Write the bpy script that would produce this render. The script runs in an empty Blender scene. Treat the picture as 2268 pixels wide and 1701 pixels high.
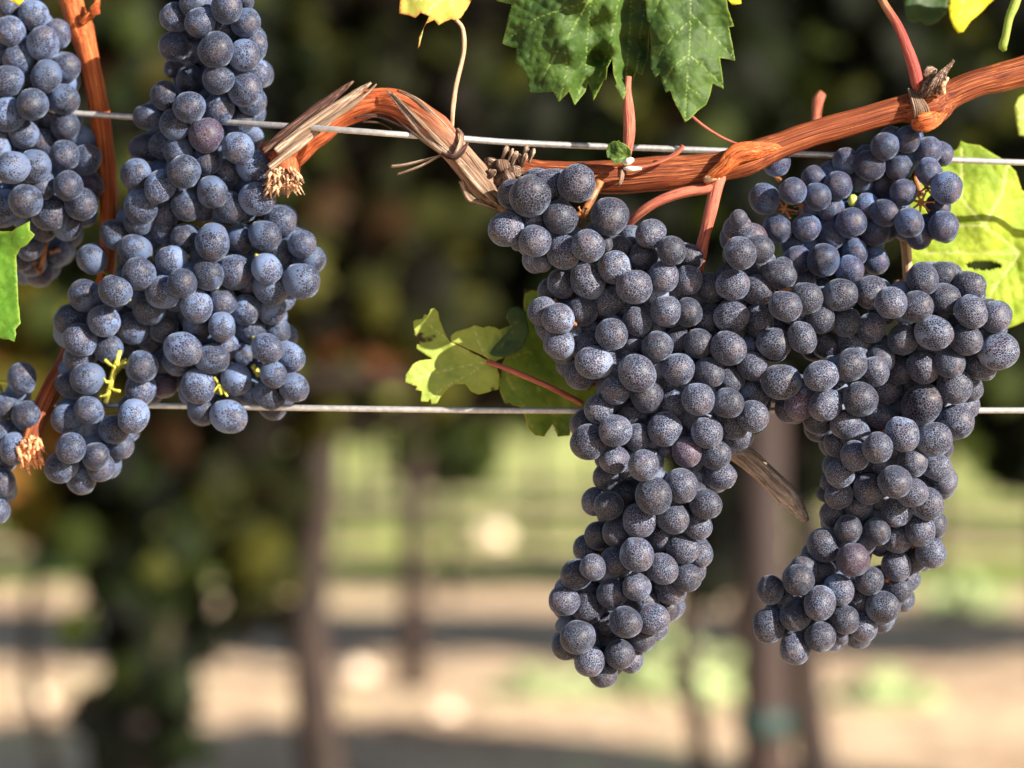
import bpy, bmesh, math, random
from math import radians, sin, cos, pi, sqrt, exp
from mathutils import Vector, Matrix, noise
from mathutils.geometry import delaunay_2d_cdt

S = bpy.context.scene
C = S.collection
FPX = 6000.0            # focal length in photo pixels
CAMH = 1.0
FOC = 1.2

# ---------------------------------------------------------------- camera
cd = bpy.data.cameras.new('camera')
cam = bpy.data.objects.new('camera', cd); C.objects.link(cam)
cam.location = (0, 0, CAMH); cam.rotation_euler = (radians(90), 0, 0)
cd.sensor_width = 36; cd.lens = FPX / 2268 * 36
cd.clip_start = 0.05; cd.clip_end = 2000
cd.dof.use_dof = True; cd.dof.focus_distance = 1.187; cd.dof.aperture_fstop = 4.9
S.camera = cam

# ---------------------------------------------------------------- light
SUN_EL, SUN_AZ = radians(23.5), radians(53)      # azimuth measured from behind the camera towards the right
w = bpy.data.worlds.new('World'); S.world = w; w.use_nodes = True
nt = w.node_tree; nt.nodes.clear()
sky = nt.nodes.new('ShaderNodeTexSky'); sky.sky_type = 'NISHITA'; sky.sun_disc = False
sky.sun_elevation = SUN_EL; sky.sun_rotation = radians(180) - SUN_AZ
bg = nt.nodes.new('ShaderNodeBackground'); bg.inputs[1].default_value = 0.05
wo = nt.nodes.new('ShaderNodeOutputWorld')
nt.links.new(sky.outputs[0], bg.inputs[0]); nt.links.new(bg.outputs[0], wo.inputs[0])
sd = bpy.data.lights.new('sun', 'SUN'); sd.energy = 5.0; sd.angle = radians(0.5); sd.color = (1, .90, .76)
sun = bpy.data.objects.new('sun', sd); C.objects.link(sun)
d = Vector((sin(SUN_AZ) * cos(SUN_EL), -cos(SUN_AZ) * cos(SUN_EL), sin(SUN_EL)))
sun.rotation_euler = d.to_track_quat('Z', 'Y').to_euler(); sun.location = d * 5 + Vector((0, 0, 2))
S.view_settings.view_transform = 'Standard'; S.view_settings.look = 'None'
S.view_settings.exposure = 1.46; S.view_settings.gamma = 1
S.cycles.max_bounces = 6; S.cycles.transparent_max_bounces = 4
S.cycles.sample_clamp_indirect = 4.0

# ---------------------------------------------------------------- helpers
def P(px, py, y):
    """photo pixel + distance from the camera plane (m) -> point"""
    return Vector(((px - 1134) / FPX * y, y, CAMH + (850.5 - py) / FPX * y))
def D(mm): return FOC + mm / 1000.0
def tag(o, label=None, cat=None, group=None, kind=None):
    if label: o['label'] = label
    if cat: o['category'] = cat
    if group: o['group'] = group
    if kind: o['kind'] = kind
    return o
def empty(name, loc):
    o = bpy.data.objects.new(name, None); C.objects.link(o); o.location = loc
    o.empty_display_size = 0.01; return o
def link(name, me, parent=None, mats=()):
    for m in mats: me.materials.append(m)
    o = bpy.data.objects.new(name, me); C.objects.link(o)
    if parent is not None:
        o.parent = parent; o.matrix_parent_inverse = Matrix.Translation(-parent.location)
    return o
def mesh(name, vs, fs, smooth=True, attrs=None, fattrs=None):
    me = bpy.data.meshes.new(name); me.from_pydata([tuple(v) for v in vs], [], fs); me.update()
    if smooth: me.polygons.foreach_set('use_smooth', [True] * len(me.polygons))
    for k, vals in (attrs or {}).items():
        if isinstance(vals[0], (float, int)):
            a = me.attributes.new(k, 'FLOAT', 'POINT'); a.data.foreach_set('value', vals)
        else:
            a = me.attributes.new(k, 'FLOAT_VECTOR', 'POINT')
            a.data.foreach_set('vector', [c for v in vals for c in v])
    return me

class NB:
    """tiny node-graph writer"""
    def __init__(s, name):
        s.m = bpy.data.materials.new(name); s.m.use_nodes = True; s.t = s.m.node_tree; s.t.nodes.clear()
        s.out = s.t.nodes.new('ShaderNodeOutputMaterial')
    def n(s, typ, **k):
        x = s.t.nodes.new(typ)
        for a, v in k.items(): setattr(x, a, v)
        return x
    def L(s, a, b): s.t.links.new(a, b)
    def put(s, sock, v):
        if hasattr(v, 'is_linked') or isinstance(v, bpy.types.NodeSocket): s.L(v, sock)
        elif isinstance(v, (tuple, list)) and len(v) == 3 and sock.type == 'RGBA': sock.default_value = (*v, 1)
        else: sock.default_value = v
    def attr(s, name, o='Fac'):
        x = s.n('ShaderNodeAttribute', attribute_name=name); return x.outputs[o]
    def math(s, op, a, b=0.0, c=None, clamp=False):
        x = s.n('ShaderNodeMath', operation=op, use_clamp=clamp); s.put(x.inputs[0], a); s.put(x.inputs[1], b)
        if c is not None: s.put(x.inputs[2], c)
        return x.outputs[0]
    def vmath(s, op, a, b):
        x = s.n('ShaderNodeVectorMath', operation=op); s.put(x.inputs[0], a); s.put(x.inputs[1], b); return x.outputs[0]
    def ss(s, v, a, b, lo=0.0, hi=1.0):
        x = s.n('ShaderNodeMapRange', interpolation_type='SMOOTHSTEP'); s.put(x.inputs[0], v)
        s.put(x.inputs[1], a); s.put(x.inputs[2], b); s.put(x.inputs[3], lo); s.put(x.inputs[4], hi); return x.outputs[0]
    def noise(s, vec, scale, detail=3, rough=.55, o=0, dist=0.0):
        x = s.n('ShaderNodeTexNoise'); s.put(x.inputs['Vector'], vec); x.inputs['Scale'].default_value = scale
        x.inputs['Detail'].default_value = detail; x.inputs['Roughness'].default_value = rough
        x.inputs['Distortion'].default_value = dist; return x.outputs[o]
    def vor(s, vec, scale, feature='F1', o=0, rnd=1.0):
        x = s.n('ShaderNodeTexVoronoi', feature=feature); s.put(x.inputs['Vector'], vec)
        x.inputs['Scale'].default_value = scale; x.inputs['Randomness'].default_value = rnd; return x.outputs[o]
    def mix(s, f, a, b):
        x = s.n('ShaderNodeMix', data_type='RGBA'); s.put(x.inputs[0], f); s.put(x.inputs[6], a); s.put(x.inputs[7], b)
        return x.outputs[2]
    def bump(s, h, strength, dist):
        x = s.n('ShaderNodeBump'); x.inputs['Strength'].default_value = strength; x.inputs['Distance'].default_value = dist
        s.put(x.inputs['Height'], h); return x.outputs[0]
    def bsdf(s, **k):
        x = s.n('ShaderNodeBsdfPrincipled')
        for a, v in k.items(): s.put(x.inputs[a.replace('_', ' ')], v)
        return x
    def done(s, sh): s.L(sh, s.out.inputs[0]); return s.m

# ---------------------------------------------------------------- materials
def berry_mat(name, scale, bloom, dens, bloom2, tint):
    b = NB(name)
    co = b.attr('bc', 'Vector'); oi = b.n('ShaderNodeObjectInfo')
    rnd = b.math('FRACT', b.math('ADD', oi.outputs['Random'], b.attr('br')))
    off = b.n('ShaderNodeCombineXYZ')
    b.put(off.inputs[0], b.math('MULTIPLY', rnd, 37.0)); b.put(off.inputs[1], b.math('MULTIPLY', rnd, 91.0))
    v = b.vmath('ADD', co, off.outputs[0])
    warp = b.vmath('SCALE', b.noise(v, 5.0, 2, .5, 1), (0, 0, 0))
    warp.node.inputs['Scale'].default_value = .16
    vw = b.vmath('ADD', v, warp)
    edge = b.vor(vw, scale, 'DISTANCE_TO_EDGE')
    big = b.noise(v, 1.7, 3, .6)
    fine = b.noise(v, scale * 2.2, 2, .6)
    sep = b.n('ShaderNodeSeparateXYZ'); b.put(sep.inputs[0], co); z = sep.outputs[2]
    # how much of the bloom has cracked away: strongest around the free end of the berry
    rub = b.math('ADD', b.math('MULTIPLY', big, 1.5), b.math('MULTIPLY', b.math('SUBTRACT', z, .35), .55))
    rub = b.math('ADD', rub, b.math('MULTIPLY', b.math('FRACT', b.math('MULTIPLY', rnd, 7.3)), .45))
    rub = b.ss(rub, 1.0 - dens, 1.75 - dens)
    thr = b.math('SUBTRACT', .36, b.math('MULTIPLY', rub, .325))
    e2 = b.math('ADD', edge, b.math('MULTIPLY', b.math('SUBTRACT', fine, .5), .16))
    hole = b.ss(b.math('SUBTRACT', e2, thr), -.02, .07)
    smear = b.ss(b.noise(v, 3.1, 4, .7, dist=1.2), .60, .70)
    hole = b.math('MAXIMUM', hole, b.math('MULTIPLY', smear, .85))
    blc = b.mix(b.ss(big, .35, .65), bloom, bloom2)
    blc = b.mix(b.math('MULTIPLY', b.noise(v, 28, 2, .7), .35), blc, (bloom[0] * .42, bloom[1] * .42, bloom[2] * .46))
    skin = b.mix(b.ss(b.noise(v, 1.3, 2), .40, .66), (.010, .010, .020), tint)
    red = b.math('GREATER_THAN', b.math('FRACT', b.math('MULTIPLY', rnd, 13.7)), .972)
    skin = b.mix(b.math('MULTIPLY', red, .8), skin, (.060, .018, .030))
    col = b.mix(hole, blc, skin)
    # pale pinkish star round the style scar, the scar itself
    star = b.math('MULTIPLY', b.ss(z, .84, .98), b.ss(b.noise(v, 9, 3, .7), .38, .62))
    col = b.mix(b.math('MULTIPLY', star, .5), col, (.13, .10, .10))
    col = b.mix(b.ss(z, .9935, .9965), col, (.035, .018, .012))
    vv = b.ss(b.math('FRACT', b.math('MULTIPLY', rnd, 5.1)), 0, 1, .62, 1.18)
    hsv = b.n('ShaderNodeHueSaturation'); b.put(hsv.inputs['Value'], vv); b.put(hsv.inputs['Color'], col)
    rough = b.math('ADD', .64, b.math('MULTIPLY', hole, -.20))
    h = b.math('SUBTRACT', b.math('MULTIPLY', fine, .3), hole)
    sh = b.bsdf(Base_Color=hsv.outputs[0], Roughness=rough, Normal=b.bump(h, .35, .0004),
                Sheen_Weight=.36, Sheen_Roughness=.30, Sheen_Tint=(.62, .74, 1.0))
    sh.inputs['Specular IOR Level'].default_value = .30
    return b.done(sh.outputs[0])

def bark_mat(name, dark, mid, light, grey=None, g0=.6, g1=.9, stretch=.10, rough=.62, spec=.25):
    b = NB(name)
    tc = b.attr('tc', 'Vector'); t = b.attr('tt')
    s = b.noise(b.vmath('MULTIPLY', tc, (1, 1, stretch * .6)), 3.0, 5, .66)
    s2 = b.noise(b.vmath('MULTIPLY', tc, (1, 1, stretch * .4)), 6.5, 3, .6)
    s3 = b.noise(tc, 2.2, 4, .6)
    f = b.math('ADD', b.math('MULTIPLY', s, .6), b.math('MULTIPLY', s2, .4))
    col = b.mix(b.ss(f, .40, .50), dark, mid)
    col = b.mix(b.ss(f, .52, .61), col, light)
    col = b.mix(b.ss(s3, .60, .74), col, (mid[0] * .5, mid[1] * .42, mid[2] * .5))
    if grey:
        g = b.ss(b.math('ADD', t, b.math('MULTIPLY', b.math('SUBTRACT', s, .5), .5)), g0, g1)
        gc = b.mix(b.ss(f, .38, .62), (grey[0] * .28, grey[1] * .26, grey[2] * .26), grey)
        col = b.mix(g, col, gc)
    dots = b.ss(b.vor(tc, 14, 'F1'), .10, .18)
    col = b.mix(b.math('MULTIPLY', b.math('SUBTRACT', 1.0, dots), .5), col, (.05, .02, .015))
    sh = b.bsdf(Base_Color=col, Roughness=rough, Normal=b.bump(f, .7, .0012))
    sh.inputs['Specular IOR Level'].default_value = spec
    return b.done(sh.outputs[0])

def leaf_mat(name, dark, light, vein, edgec, spots=0.0, spotc=(.06, .03, .012), trans=.35, gloss=.38, edge_w=1.0, patch=None):
    b = NB(name)
    g = b.n('ShaderNodeNewGeometry').outputs['Position']
    n1 = b.noise(g, 55, 4, .6); n2 = b.noise(g, 260, 3, .6)
    col = b.mix(b.ss(b.math('ADD', b.math('MULTIPLY', n1, .7), b.math('MULTIPLY', n2, .3)), .36, .62), dark, light)
    if patch: col = b.mix(b.ss(b.noise(g, 24, 3, .6), .52, .68), col, patch)
    ed = b.attr('edge')
    col = b.mix(b.math('MULTIPLY', b.ss(b.math('ADD', ed, b.math('MULTIPLY', n1, .5)), .95, 1.35), edge_w), col, edgec)
    col = b.mix(b.ss(b.attr('vein'), .25, .9), col, vein)
    if spots:
        s = b.ss(b.math('ADD', b.noise(g, 75, 3, .5), b.math('MULTIPLY', ed, .10)), .74 - spots, .78 - spots)
        col = b.mix(s, col, spotc)
    ca = b.vor(g, 420, 'DISTANCE_TO_EDGE')
    sh = b.bsdf(Base_Color=col, Roughness=b.math('ADD', gloss, b.math('MULTIPLY', n2, .2)), Normal=b.bump(b.math('ADD', ca, b.vor(g, 150, 'DISTANCE_TO_EDGE')), .22, .0006))
    sh.inputs['Specular IOR Level'].default_value = .3
    tr = b.n('ShaderNodeBsdfTranslucent'); b.put(tr.inputs[0], b.mix(.5, col, light))
    mx = b.n('ShaderNodeMixShader'); mx.inputs[0].default_value = trans
    b.L(sh.outputs[0], mx.inputs[1]); b.L(tr.outputs[0], mx.inputs[2])
    return b.done(mx.outputs[0])

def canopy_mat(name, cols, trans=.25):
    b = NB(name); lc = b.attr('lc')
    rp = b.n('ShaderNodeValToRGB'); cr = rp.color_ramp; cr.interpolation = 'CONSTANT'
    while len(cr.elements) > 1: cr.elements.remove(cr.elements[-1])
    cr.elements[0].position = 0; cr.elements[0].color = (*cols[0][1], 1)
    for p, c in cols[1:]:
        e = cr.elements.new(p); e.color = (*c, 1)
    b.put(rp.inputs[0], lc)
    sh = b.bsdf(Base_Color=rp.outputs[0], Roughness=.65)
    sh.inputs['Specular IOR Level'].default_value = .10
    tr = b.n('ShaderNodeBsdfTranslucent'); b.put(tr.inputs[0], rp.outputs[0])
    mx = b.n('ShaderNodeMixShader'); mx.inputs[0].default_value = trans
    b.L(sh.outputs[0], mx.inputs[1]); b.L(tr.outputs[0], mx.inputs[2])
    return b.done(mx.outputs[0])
def plain(name, col, rough=.6, metal=0.0, var=.3, scale=120):
    b = NB(name); g = b.n('ShaderNodeNewGeometry').outputs['Position']
    c = b.mix(b.ss(b.noise(g, scale, 4, .6), .35, .65), tuple(x * (1 - var) for x in col), tuple(min(1, x * (1 + var)) for x in col))
    sh = b.bsdf(Base_Color=c, Roughness=rough, Metallic=metal)
    return b.done(sh.outputs[0])

M = {}
M['b_net'] = berry_mat('bloomy berry skin with coarse net', 7.6, (.145, .19, .30), 1.02, (.175, .19, .27), (.022, .012, .020))
M['b_blue'] = berry_mat('blue berry skin', 9.0, (.075, .125, .26), .66, (.10, .125, .22), (.032, .015, .030))
M['b_soft'] = berry_mat('grey blue berry skin', 7.5, (.105, .16, .30), .66, (.12, .15, .25), (.020, .014, .024))
M['green_berry'] = plain('unripe green berry', (.42, .46, .10), .4)
M['rachis'] = plain('grape stalk', (.26, .10, .03), .5, var=.5, scale=300)
M['rachis_g'] = plain('green grape stalk', (.42, .40, .05), .5, var=.4, scale=300)
M['cane'] = bark_mat('orange cane bark', (.045, .009, .005), (.19, .042, .014), (.42, .15, .05), stretch=.016)
M['cane2'] = bark_mat('warm cane bark', (.12, .022, .008), (.40, .085, .02), (.66, .24, .07), stretch=.025)
M['arch'] = bark_mat('peeling arch bark', (.11, .022, .010), (.38, .080, .024), (.66, .22, .09), (.32, .20, .13), .45, .85, stretch=.05)
M['strip'] = bark_mat('loose grey bark', (.055, .034, .025), (.24, .16, .11), (.58, .46, .36), stretch=.03, rough=.7, spec=.2)
M['strip_d'] = bark_mat('dark loose bark', (.018, .012, .011), (.07, .035, .028), (.22, .13, .10), stretch=.05, rough=.8, spec=.1)
M['twig'] = bark_mat('grey dead twig', (.12, .085, .07), (.42, .32, .26), (.70, .58, .48), rough=.75, spec=.15)
M['knob'] = bark_mat('old knotty wood', (.02, .013, .010), (.12, .07, .05), (.40, .31, .24), stretch=1.0, rough=.8, spec=.15)
M['fibre'] = plain('pale wood fibre', (.46, .27, .16), .75, var=.65, scale=500)
M['shoot'] = bark_mat('red green shoot', (.16, .02, .025), (.33, .06, .05), (.45, .16, .08), (.36, .22, .09), .55, 1.0, stretch=.06)
M['petiole'] = bark_mat('reddish leaf stalk', (.20, .04, .03), (.42, .12, .08), (.50, .22, .12))
M['straw'] = bark_mat('dry straw tendril', (.25, .13, .07), (.48, .30, .18), (.66, .50, .34))
M['fray_orange'] = plain('torn orange wood', (.62, .27, .13), .7, var=.5, scale=500)
M['tip_white'] = plain('pale bud scale', (.80, .70, .58), .6, var=.2, scale=400)
M['wire'] = plain('galvanised wire', (.50, .50, .51), .45, .6, .15, 400)
M['trunk'] = plain('old vine trunk bark', (.022, .012, .009), .85, var=.5, scale=14)
M['post'] = plain('weathered post wood', (.034, .018, .015), .8, var=.25, scale=5)
M['teal'] = plain('teal tie', (.015, .040, .036), .6)
M['stone'] = plain('pale field stone', (.75, .62, .48), .8, var=.2, scale=20)
M['weed'] = plain('grey green weed leaves', (.36, .44, .20), .6, var=.4, scale=9)
M['leaf_main'] = leaf_mat('deep green leaf', (.018, .046, .006), (.045, .092, .011), (.13, .20, .045), (.17, .23, .025), 0, trans=.12, gloss=.54, edge_w=.75)
M['leaf_under'] = leaf_mat('pale green leaf underside', (.26, .36, .06), (.38, .47, .10), (.58, .60, .22), (.42, .45, .07), .02, trans=.35, gloss=.5)
M['leaf_spot'] = leaf_mat('yellowing green leaf with spots', (.14, .24, .03), (.26, .36, .05), (.38, .42, .11), (.45, .34, .05), .09, trans=.35, gloss=.5)
M['leaf_lime'] = leaf_mat('lime yellow leaf', (.28, .40, .03), (.42, .52, .05), (.55, .60, .20), (.46, .50, .05), 0, trans=.45, gloss=.55, patch=(.24, .36, .035))
M['leaf_yel'] = leaf_mat('bright yellow leaf', (.66, .64, .03), (.80, .78, .05), (.80, .72, .2), (.82, .66, .03), 0, trans=.5, gloss=.5)
M['leaf_tan'] = leaf_mat('yellow green leaf with orange rim', (.34, .38, .05), (.50, .50, .10), (.62, .58, .24), (.60, .26, .08), .03, (.45, .16, .06), trans=.4, gloss=.5)
M['leaf_left'] = leaf_mat('mid green leaf', (.07, .19, .016), (.14, .30, .03), (.20, .36, .06), (.20, .30, .03), .02, (.45, .2, .10), trans=.3, gloss=.4)
M['leaf_dark'] = leaf_mat('blackish green leaf', (.012, .035, .008), (.03, .07, .014), (.06, .11, .03), (.06, .10, .02), 0, trans=.15, gloss=.4)  # darkest green of the leaf colours
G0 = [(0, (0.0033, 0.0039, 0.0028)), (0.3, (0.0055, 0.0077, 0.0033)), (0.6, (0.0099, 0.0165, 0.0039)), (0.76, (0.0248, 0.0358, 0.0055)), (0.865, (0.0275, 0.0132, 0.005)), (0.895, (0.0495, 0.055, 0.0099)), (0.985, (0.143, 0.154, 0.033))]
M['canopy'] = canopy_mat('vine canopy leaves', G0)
G1 = [(0, (.022, .032, .009)), (.35, (.035, .055, .012)), (.65, (.08, .11, .02)), (.85, (.22, .25, .04)), (.95, (.14, .05, .02))]
M['canopy_far'] = canopy_mat('far vine canopy leaves', G1, .3)
G2 = [(0, (0.04, 0.036, 0.0072)), (0.35, (0.08, 0.08, 0.0128)), (0.6, (0.16, 0.136, 0.0176)), (0.82, (0.16, 0.072, 0.016)), (0.86, (0.36, 0.32, 0.064))]  # leaf tones warmed and brightened to carry the flare glow at upper left
M['canopy_warm'] = canopy_mat('glow tinted vine leaves', G2, .3)
G3 = [(0, (0.0072, 0.006, 0.0036)), (0.25, (0.0132, 0.0156, 0.0042)), (0.5, (0.024, 0.027, 0.0054)), (0.7, (0.036, 0.0192, 0.0072)), (0.76, (0.06, 0.06, 0.0096)), (0.95, (0.156, 0.132, 0.03))]
M['canopy_brown'] = canopy_mat('brownish vine leaves', G3)

# ---------------------------------------------------------------- ground
def ground_mat():
    b = NB('vineyard ground')
    g = b.n('ShaderNodeNewGeometry').outputs['Position']
    sep = b.n('ShaderNodeSeparateXYZ'); b.put(sep.inputs[0], g); y = sep.outputs[1]
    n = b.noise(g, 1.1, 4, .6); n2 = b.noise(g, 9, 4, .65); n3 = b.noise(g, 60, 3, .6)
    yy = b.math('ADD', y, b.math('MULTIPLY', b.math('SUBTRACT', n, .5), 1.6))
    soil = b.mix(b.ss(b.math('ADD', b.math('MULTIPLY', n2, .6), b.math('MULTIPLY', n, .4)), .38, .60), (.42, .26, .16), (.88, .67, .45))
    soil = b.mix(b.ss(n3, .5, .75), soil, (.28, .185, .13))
    grass = b.mix(b.ss(n2, .38, .62), (.20, .33, .04), (.50, .58, .12))
    # mown grass alleys beyond the second alley, bare strip under every row
    under = b.math('ABSOLUTE', b.math('SUBTRACT', b.math('FRACT', b.math('ADD', b.math('DIVIDE', b.math('SUBTRACT', yy, ROWS[0]), ROWS[1] - ROWS[0]), .5)), .5))
    f = b.math('MULTIPLY', b.ss(yy, 13.0, 13.8), b.ss(under, .10, .17))
    tuft = b.math('MULTIPLY', b.ss(n, .56, .66), b.ss(n2, .45, .6))
    f = b.math('MAXIMUM', f, b.math('MULTIPLY', tuft, .7))
    col = b.mix(f, soil, grass)
    sh = b.bsdf(Base_Color=col, Roughness=.9, Normal=b.bump(b.math('ADD', n2, b.math('MULTIPLY', n3, .4)), .8, .06))
    return b.done(sh.outputs[0])
ROWS = [5.15, 8.9, 12.65, 16.4, 20.15, 23.9]
gv, gf = [], []
xs = [-400, -60, -20, -8, -4, -2, 0, 2, 4, 8, 20, 60, 400]
ys = [-60, -5, 0, 2, 4, 6, 8, 10, 12, 14, 17, 20, 25, 30, 45, 80, 200, 900]
for y in ys:
    for x in xs: gv.append((x, y, 0 if abs(x) > 30 or y > 60 else .02 * noise.noise((x * .7, y * .7, 0))))
nx = len(xs)
for j in range(len(ys) - 1):
    for i in range(nx - 1): gf.append((j * nx + i, j * nx + i + 1, (j + 1) * nx + i + 1, (j + 1) * nx + i))
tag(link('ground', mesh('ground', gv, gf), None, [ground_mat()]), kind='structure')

# far wooded rise that closes the view
rnd = random.Random(5)
hv, hf = [], []
for i in range(81):
    x = -400 + i * 10
    for k in range(5):
        hv.append((x, 260 + k * 40, -2 + k * 14 + 10 * noise.noise((x * .012, k * .5, 3)) * (k > 0)))
for i in range(80):
    for k in range(4): hf.append((i * 5 + k, (i + 1) * 5 + k, (i + 1) * 5 + k + 1, i * 5 + k + 1))
b_ = NB('wooded hill'); g_ = b_.n('ShaderNodeNewGeometry').outputs['Position']
hm = b_.done(b_.bsdf(Base_Color=b_.mix(b_.ss(b_.noise(g_, .12, 5, .65), .4, .6), (.03, .05, .02), (.09, .12, .04)), Roughness=.9).outputs[0])
tag(link('hill', mesh('hill', hv, hf), None, [hm]), kind='structure')

# ---------------------------------------------------------------- background vines
LEAFP = [(0, -.5), (.30, -.42), (.52, -.12), (.36, .05), (.42, .36), (.16, .34), (0, .58), (-.16, .34), (-.42, .36), (-.36, .05), (-.52, -.12), (-.30, -.42)]
def add_leaf(vs, fs, lc, c, size, nrm, roll, col):
    q = nrm.to_track_quat('Z', 'Y').to_matrix(); r = Matrix.Rotation(roll, 3, 'Z')
    i0 = len(vs)
    vs.append(c + q @ Vector((0, 0, size * .10))); lc.append(col)
    for (a, b) in LEAFP:
        vs.append(c + q @ (r @ Vector((a * size, b * size, -abs(a) * size * .25 + rnd.uniform(-.05, .05) * size)))); lc.append(col)
    for k in range(12): fs.append((i0, i0 + 1 + k, i0 + 1 + (k + 1) % 12))
def crown_mesh(seed, width, z0, z1, n, droop, warm=False, thick=.22, size=(.07, .12), holes=.0):
    global rnd
    rnd = random.Random(seed)
    vs, fs, lc = [], [], []
    for i in range(n):
        if droop and rnd.random() < droop[3]:
            dx, dz, dw = droop[:3]
            z = rnd.uniform(dz, z0 + .15); x = dx + rnd.gauss(0, dw * (.55 + .45 * (z - dz) / (z0 - dz))) ; y = rnd.gauss(0, .09)
        else:
            x = rnd.uniform(-width / 2, width / 2); z = z0 + (z1 - z0) * rnd.random() ** .9
            y = rnd.gauss(0, thick * .6)
            if holes and noise.noise((x * 3 + seed, z * 3.2, seed)) > .42 - holes: continue
            if z < z0 + .12 and noise.noise((x * 5 + seed, 0, seed)) > -.05: continue
        nn = Vector((rnd.gauss(0, .5), -1.0 + rnd.gauss(0, .5), rnd.gauss(.35, .45))).normalized()
        cl = rnd.random() * .75 + .25 * (noise.noise((x * 2.3, z * 2.3, seed)) + .5)
        add_leaf(vs, fs, lc, Vector((x, y, z)), rnd.uniform(*size), nn, rnd.uniform(-.6, .6) + pi, max(0, min(.999, cl)))
    return mesh('crown', vs, fs, True, {'lc': lc})
def simple_tube(pts, rads, n=8, jit=.0, seed=0):
    vs, fs = [], []
    rr = random.Random(seed)
    for i, (p, r) in enumerate(zip(pts, rads)):
        p = Vector(p)
        t = (Vector(pts[min(i + 1, len(pts) - 1)]) - Vector(pts[max(i - 1, 0)])).normalized()
        a = t.orthogonal().normalized(); b = t.cross(a)
        if abs(t.z) > .5: a = Vector((1, 0, 0)); b = t.cross(a).normalized(); a = b.cross(t)
        for k in range(n):
            th = 2 * pi * k / n
            vs.append(p + (a * cos(th) + b * sin(th)) * r * (1 + rr.uniform(-jit, jit)))
    for i in range(len(pts) - 1):
        for k in range(n): fs.append((i * n + k, i * n + (k + 1) % n, (i + 1) * n + (k + 1) % n, (i + 1) * n + k))
    fs.append(tuple(range(n - 1, -1, -1))); fs.append(tuple((len(pts) - 1) * n + k for k in range(n)))
    return vs, fs
def trunk_mesh(seed, h=.85, r=.032, lean=.0):
    rr = random.Random(seed); pts = []; rad = []
    for i in range(9):
        t = i / 8
        pts.append((lean * t + .06 * noise.noise((t * 2.5, seed, 0)), .03 * noise.noise((t * 2.5, seed, 7)), -.03 + t * (h + .03)))
        rad.append(r * (1.35 - .5 * t + .2 * noise.noise((t * 6, seed, 1)) + (.4 if i == 8 else 0)))
    v1, f1 = simple_tube(pts, rad, 10, .12, seed)
    e = pts[-1]
    v2, f2 = simple_tube([e, (e[0] + .15, e[1], h + .05), (e[0] + .45, e[1] + .02, h + .06), (e[0] + .55, e[1], h + .04)], [r * .8, r * .6, r * .5, r * .3], 8, .1, seed)
    v3, f3 = simple_tube([e, (e[0] - .15, e[1], h + .05), (e[0] - .45, e[1] - .02, h + .05), (e[0] - .55, e[1], h + .03)], [r * .8, r * .6, r * .5, r * .3], 8, .1, seed + 1)
    for (v, f) in ((v2, f2), (v3, f3)):
        o = len(v1); v1 = v1 + v; f1 = f1 + [tuple(o + q for q in ff) for ff in f]
    return mesh('trunk', v1, f1)
def vine(x, y, crown, trunk, label, group=None, mat='canopy', ry=0):
    t = empty('grapevine', (x, y, 0)); tag(t, label, 'grapevine', group)
    c = bpy.data.objects.new('crown', crown); C.objects.link(c); c.parent = t
    if not crown.materials: crown.materials.append(M[mat])
    k = bpy.data.objects.new('trunk', trunk); C.objects.link(k); k.parent = t
    if not trunk.materials: trunk.materials.append(M['trunk'])
    t.rotation_euler.z = ry
    return t
def X(px, y): return (px - 1134) / FPX * y
R2 = ROWS[0]
vine(X(90, R2), R2, crown_mesh(1, .72, .98, 1.9, 1000, (.03, .70, .04, .06), True), trunk_mesh(1, .9, .010), 'blurred grapevine behind the left clusters, yellow green leaves tinted with warm flare glow', mat='canopy_warm')
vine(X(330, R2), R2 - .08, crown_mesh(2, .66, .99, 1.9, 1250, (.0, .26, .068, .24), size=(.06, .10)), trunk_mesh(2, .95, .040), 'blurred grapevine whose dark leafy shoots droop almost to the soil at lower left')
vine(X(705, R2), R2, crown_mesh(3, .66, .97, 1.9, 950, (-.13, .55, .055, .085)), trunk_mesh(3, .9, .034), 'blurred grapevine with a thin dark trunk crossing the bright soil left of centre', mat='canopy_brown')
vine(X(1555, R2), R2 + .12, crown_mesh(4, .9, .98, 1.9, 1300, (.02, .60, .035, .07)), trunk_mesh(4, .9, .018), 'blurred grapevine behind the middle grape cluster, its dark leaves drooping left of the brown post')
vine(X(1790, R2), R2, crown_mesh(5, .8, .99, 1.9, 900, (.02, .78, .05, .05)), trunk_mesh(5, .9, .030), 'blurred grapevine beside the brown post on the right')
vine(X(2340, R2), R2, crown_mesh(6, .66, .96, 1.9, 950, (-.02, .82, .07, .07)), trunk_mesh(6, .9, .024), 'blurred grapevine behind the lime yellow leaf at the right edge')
for i, x in enumerate((1.72, 2.3, 2.9, -1.5)):
    vine(x, R2, crown_mesh(20 + i, .66, .97, 1.85, 700, None), trunk_mesh(20 + i), 'grapevine of the nearest background row, beyond the frame', 'vines of the nearest row outside the frame')
for i, x in enumerate((-.35, .2, .75)):  # unseen foliage added to keep sky light off the berry tops
    vine(x, 1.52, crown_mesh(60 + i, .75, 1.27, 1.95, 420, None), trunk_mesh(60 + i, .3, .006), 'unseen leafy canopy added above the frame to shade the near row', 'canopy added above the frame for shade')
CR = [crown_mesh(40 + k, 1.15, .90, 2.0, 1700, (.1 * k - .15, .7, .12, .05), thick=.25, size=(.09, .15)) for k in range(4)]
TR = [trunk_mesh(40 + k, .85, .022) for k in range(4)]
x3 = [-3.2, -2.15, -1.25, -.34, .75, 1.75, 2.8, 3.9, 5.0]
for m_ in CR: m_.materials.append(M['canopy_far'])
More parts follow.
